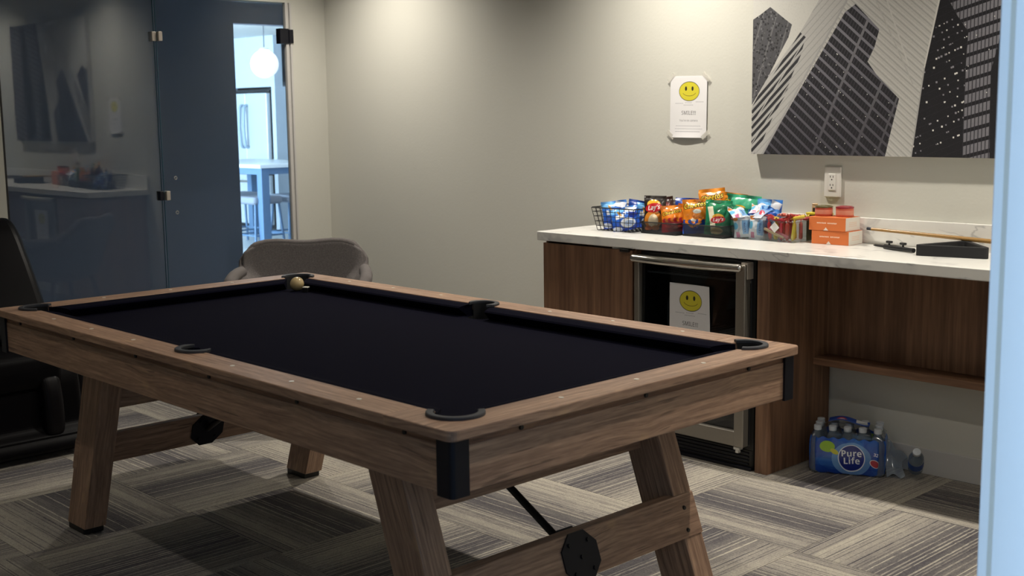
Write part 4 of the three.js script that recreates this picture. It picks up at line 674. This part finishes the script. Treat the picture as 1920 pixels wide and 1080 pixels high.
  const b = thing('water_bottle', 'loose water bottle with blue label behind the wrapped pack', 'bottle', [4.03, 0.03, 0.065]); b.rotation.order = 'YXZ'; b.rotation.y = 0.5; b.rotation.x = 0.95;
  part('bottle', bt, water, b); part('cap', cap, capM, b); part('label', lathe([[0.0302, 0.05], [0.0302, 0.105]], 20), std({ color: 0x17489c, roughness: 0.4, side: THREE.DoubleSide }), b);
}

// ------------------------------------------------------------------ grey shell armchair
{
  const t = thing('armchair', 'grey fabric shell armchair behind the far corner of the pool table', 'armchair', [1.36, -0.0, 1.158], 0.88);
  const C = new THREE.CatmullRomCurve3([V(0, 0.43, 0.27), V(0, 0.435, 0.1), V(0, 0.43, -0.08), V(0, 0.475, -0.2), V(0, 0.58, -0.24), V(0, 0.7, -0.265), V(0, 0.815, -0.28)]);
  const E = new THREE.CatmullRomCurve3([V(0.24, 0.46, 0.25), V(0.3, 0.57, 0.22), V(0.322, 0.645, 0.14), V(0.318, 0.668, 0.02), V(0.31, 0.676, -0.1), V(0.306, 0.69, -0.18), V(0.304, 0.742, -0.222)]);
  const sh = sheet((u, v) => { const s = u * 2 - 1, a = Math.abs(s), k = smooth(0.62, 0.92, v), q = clamp((a - 0.64) / 0.36), g = Math.pow(a, 2.4), gy = mix(g, 1 - Math.sqrt(1 - q * q), k), c = C.getPoint(v), e = E.getPoint(v);
    return V(s * e.x, mix(c.y, e.y, gy) + 0.01 * k * Math.pow(Math.sin(Math.PI * a), 2), mix(c.z, e.z, g)); }, 44, 44, 0.034);
  part('shell', sh.geo, M.grey, t);
  part('piping', tube(sh.rim.filter((_, i) => i % 4 === 0), 0.0185, true, 160, 8), M.grey, t);
  for (const s of [1, -1]) part('arm_pad', tube([V(s * 0.312, 0.655, 0.155), V(s * 0.322, 0.672, 0.12), V(s * 0.321, 0.686, 0.02), V(s * 0.313, 0.69, -0.09), V(s * 0.306, 0.69, -0.15)], 0.03, false, 30, 12), M.grey, t), part('arm_end', new THREE.SphereGeometry(0.03, 16, 12).translate(s * 0.312, 0.655, 0.155), M.grey, t);
  part('seat_cushion', rbox(-0.22, 0.22, 0.435, 0.485, -0.16, 0.24, 0.024, 4), M.grey, t);
  for (const [x, z] of [[1, 1], [-1, 1], [1, -1], [-1, -1]]) part('leg', bar(V(x * 0.15, 0.43, z * 0.13), V(x * 0.25, 0, z * 0.23), 0.015, 12, 0.011), M.blackMetal, t);
}
// ------------------------------------------------------------------ black recliner at the left edge
{
  const t = thing('recliner', 'black leather massage recliner beside the glass wall', 'recliner', [0.74, 0, 2.56], Math.PI / 2); t.scale.y = 1.045;
  const prof = (pts, w, r) => { const s = new THREE.Shape(); s.splineThru; const c = new THREE.CatmullRomCurve3(pts.map(([z, y]) => V(z, y, 0)), true, 'catmullrom', 0.4).getPoints(70); s.setFromPoints(c.map((p) => new THREE.Vector2(p.x, p.y))); return new THREE.ExtrudeGeometry(s, { depth: w - 2 * r, bevelEnabled: true, bevelSize: r, bevelThickness: r, bevelSegments: 5, bevelOffset: -r }).translate(0, 0, -(w - 2 * r) / 2).rotateY(-Math.PI / 2); };
  part('backrest', prof([[0.0, 0.36], [-0.12, 0.34], [-0.3, 0.56], [-0.44, 0.86], [-0.42, 1.0], [-0.32, 1.02], [-0.22, 0.9], [-0.08, 0.64]], 0.66, 0.06), M.leather, t);
  part('back_wing', prof([[0.12, 0.45], [-0.1, 0.42], [-0.28, 0.62], [-0.38, 0.86], [-0.3, 0.95], [-0.18, 0.88], [0.0, 0.66]], 0.78, 0.05), M.leather, t);
  part('head_pillow', prof([[-0.3, 0.8], [-0.36, 0.98], [-0.3, 1.04], [-0.24, 1.0], [-0.2, 0.84]], 0.4, 0.04), M.leatherLight, t);
  part('seat', prof([[-0.1, 0.28], [-0.12, 0.42], [0.1, 0.43], [0.4, 0.44], [0.46, 0.4], [0.44, 0.28], [0.1, 0.24]], 0.52, 0.03), M.leather, t);
  for (const s of [1, -1]) {
    part('armrest', prof([[-0.32, 0.1], [-0.34, 0.46], [-0.1, 0.6], [0.26, 0.5], [0.38, 0.4], [0.4, 0.2], [0.3, 0.08]], 0.12, 0.03).translate(s * 0.33, 0, 0), M.leather, t);
    part('calf_well', prof([[0.4, 0.1], [0.38, 0.28], [0.42, 0.35], [0.48, 0.33], [0.51, 0.22], [0.5, 0.1]], 0.09, 0.03).translate(s * 0.2, 0, 0), M.leatherLight, t);
  }
  part('footrest', prof([[0.3, 0.06], [0.32, 0.36], [0.4, 0.38], [0.44, 0.3], [0.46, 0.14], [0.5, 0.09], [0.48, 0.045]], 0.7, 0.03), M.leather, t);
  part('foot_pad', prof([[0.36, 0.02], [0.36, 0.1], [0.48, 0.1], [0.52, 0.05], [0.48, 0.02]], 0.68, 0.02), M.leather, t);
  part('base', rbox(-0.3, 0.3, 0, 0.28, -0.36, 0.34, 0.02), M.black, t);
}

// ------------------------------------------------------------------ kitchen beyond
{
  const steel = std({ color: 0xc3c8cc, roughness: 0.35, metalness: 0.25 }), legM = std({ color: 0x55708f, roughness: 0.5 }), top = std({ color: 0xd9dde0, roughness: 0.3 }), handleM = std({ color: 0x93a4b4, roughness: 0.4 }), seat = std({ color: 0x7f8490, roughness: 0.8 });
  const f = thing('kitchen_fridge', 'tall steel french-door fridge in the bright kitchen beyond the glass', 'fridge', [-7.66, 0, -4.16]);
  part('body', box(-0.455, 0.525, 0.02, 1.775, -0.76, -0.045), M.black, f);
  for (const s of [-1, 1]) { const d = part('door', rbox(s < 0 ? -0.455 : 0.004, s < 0 ? -0.004 : 0.5, 0.72, 1.755, -0.045, 0.02, 0.012), steel, f); part('handle', [tube([V(s * 0.05, 1.6, 0.02), V(s * 0.05, 1.58, 0.07), V(s * 0.05, 1.33, 0.085), V(s * 0.05, 1.08, 0.07), V(s * 0.05, 1.06, 0.02)], 0.02, false, 30, 8)], handleM, d); }
  const dr = part('drawer', rbox(-0.455, 0.5, 0.06, 0.705, -0.045, 0.02, 0.012), steel, f); part('handle', tube([V(-0.35, 0.62, 0.02), V(-0.33, 0.62, 0.07), V(0, 0.62, 0.075), V(0.33, 0.62, 0.07), V(0.35, 0.62, 0.02)], 0.014, false, 30, 8), M.steel, dr);
  part('top_trim', rbox(-0.46, 0.53, 1.765, 1.8, -0.7, 0.0, 0.004), M.black, f);
  const t = thing('kitchen_table', 'counter-height kitchen table with white top and blue-grey legs', 'table', [-6.02, 0, -3.24]);
  part('tabletop', rbox(-0.93, 0.92, 0.9, 0.938, -0.55, 0.53, 0.004), top, t);
  part('apron', [box(-0.9, 0.9, 0.83, 0.9, 0.46, 0.5), box(-0.9, 0.9, 0.83, 0.9, -0.52, -0.48), box(0.86, 0.9, 0.83, 0.9, -0.48, 0.46), box(-0.9, -0.86, 0.83, 0.9, -0.48, 0.46)], legM, t);
  for (const x of [-0.855, 0.855]) for (const z of [-0.475, 0.455]) part('leg', rbox(x - 0.049, x + 0.049, 0, 0.899, z - 0.049, z + 0.049, 0.004), legM, t);
  function stool(label, x, z) {
    const s = thing('bar_stool', label, 'stool', [x, 0, z], 0, 'stools at the kitchen table');
    part('seat', rbox(-0.2, 0.2, 0.5, 0.585, -0.19, 0.19, 0.035, 4), seat, s);
    for (const a of [-1, 1]) for (const b of [-1, 1]) part('leg', bar(V(a * 0.16, 0.51, b * 0.15), V(a * 0.2, 0, b * 0.19), 0.014, 8), legM, s);
    part('foot_ring', [bar(V(-0.19, 0.16, 0.18), V(0.19, 0.16, 0.18), 0.01, 6), bar(V(-0.19, 0.16, -0.18), V(0.19, 0.16, -0.18), 0.01, 6), bar(V(0.19, 0.16, -0.18), V(0.19, 0.16, 0.18), 0.01, 6), bar(V(-0.19, 0.16, -0.18), V(-0.19, 0.16, 0.18), 0.01, 6)], legM, s);
  }
  stool('grey cushioned stool left of the kitchen table leg', -5.4, -2.87); stool('grey cushioned stool farther along the kitchen table', -6.15, -3.1); stool('grey cushioned stool right of the kitchen table leg', -5.42, -3.32);
  const l = thing('pendant_lamp', 'round white globe pendant lamp hanging in the kitchen', 'pendant lamp', [-4.563, 1.987, -2.477]);
  part('globe', new THREE.SphereGeometry(0.142, 32, 20), std({ color: 0xf2f4f6, roughness: 0.4, emissive: 0xffffff, emissiveIntensity: 1.1 }), l);
  part('collar', lathe([[0, 0.135], [0.05, 0.135], [0.05, 0.15], [0.02, 0.165], [0, 0.165]], 20), M.white, l);
  part('cord', bar(V(0, 0.16, 0), V(0, 0.482, 0), 0.006, 8), std({ color: 0x5b6068, roughness: 0.6 }), l);
  const pl = new THREE.PointLight(0xffffff, 2.5); pl.shadow.radius = 6; l.add(pl);
}
// ------------------------------------------------------------------ ceiling downlights
for (const [x, z, cd, ax, az, cone, label] of DOWNLIGHTS) {
  const top = x < 0 ? 2.47 : H, t = thing('ceiling_downlight', label, 'downlight', [x, top, z]);
  part('trim_ring', lathe([[0.045, 0.004], [0.05, -0.004], [0.075, -0.006], [0.08, 0], [0.045, 0]], 28), M.white, t);
  part('lamp_lens', new THREE.CylinderGeometry(0.045, 0.045, 0.004, 24).translate(0, -0.001, 0), std({ color: 0xffffff, emissive: WARM, emissiveIntensity: 1.5 }), t);
  const s = new THREE.SpotLight(x < 0 ? DAY : WARM, cd, 0, cone, 1, 2); s.position.set(0, -0.012, 0); s.shadow.radius = 1.2; s.target.position.set(ax - x, -H, az - z); t.add(s); t.add(s.target);
}
// ------------------------------------------------------------------ render
scene.traverse((o) => { if (o.isMesh) { o.castShadow = true; o.receiveShadow = true; } if (o.isLight && o.shadow && !o.isRectAreaLight) o.castShadow = true; });
const renderer = new THREE.WebGLRenderer({ antialias: true });
renderer.toneMapping = THREE.LinearToneMapping; renderer.toneMappingExposure = EXPOSURE; renderer.shadowMap.enabled = true;
renderer.render(scene, camera);
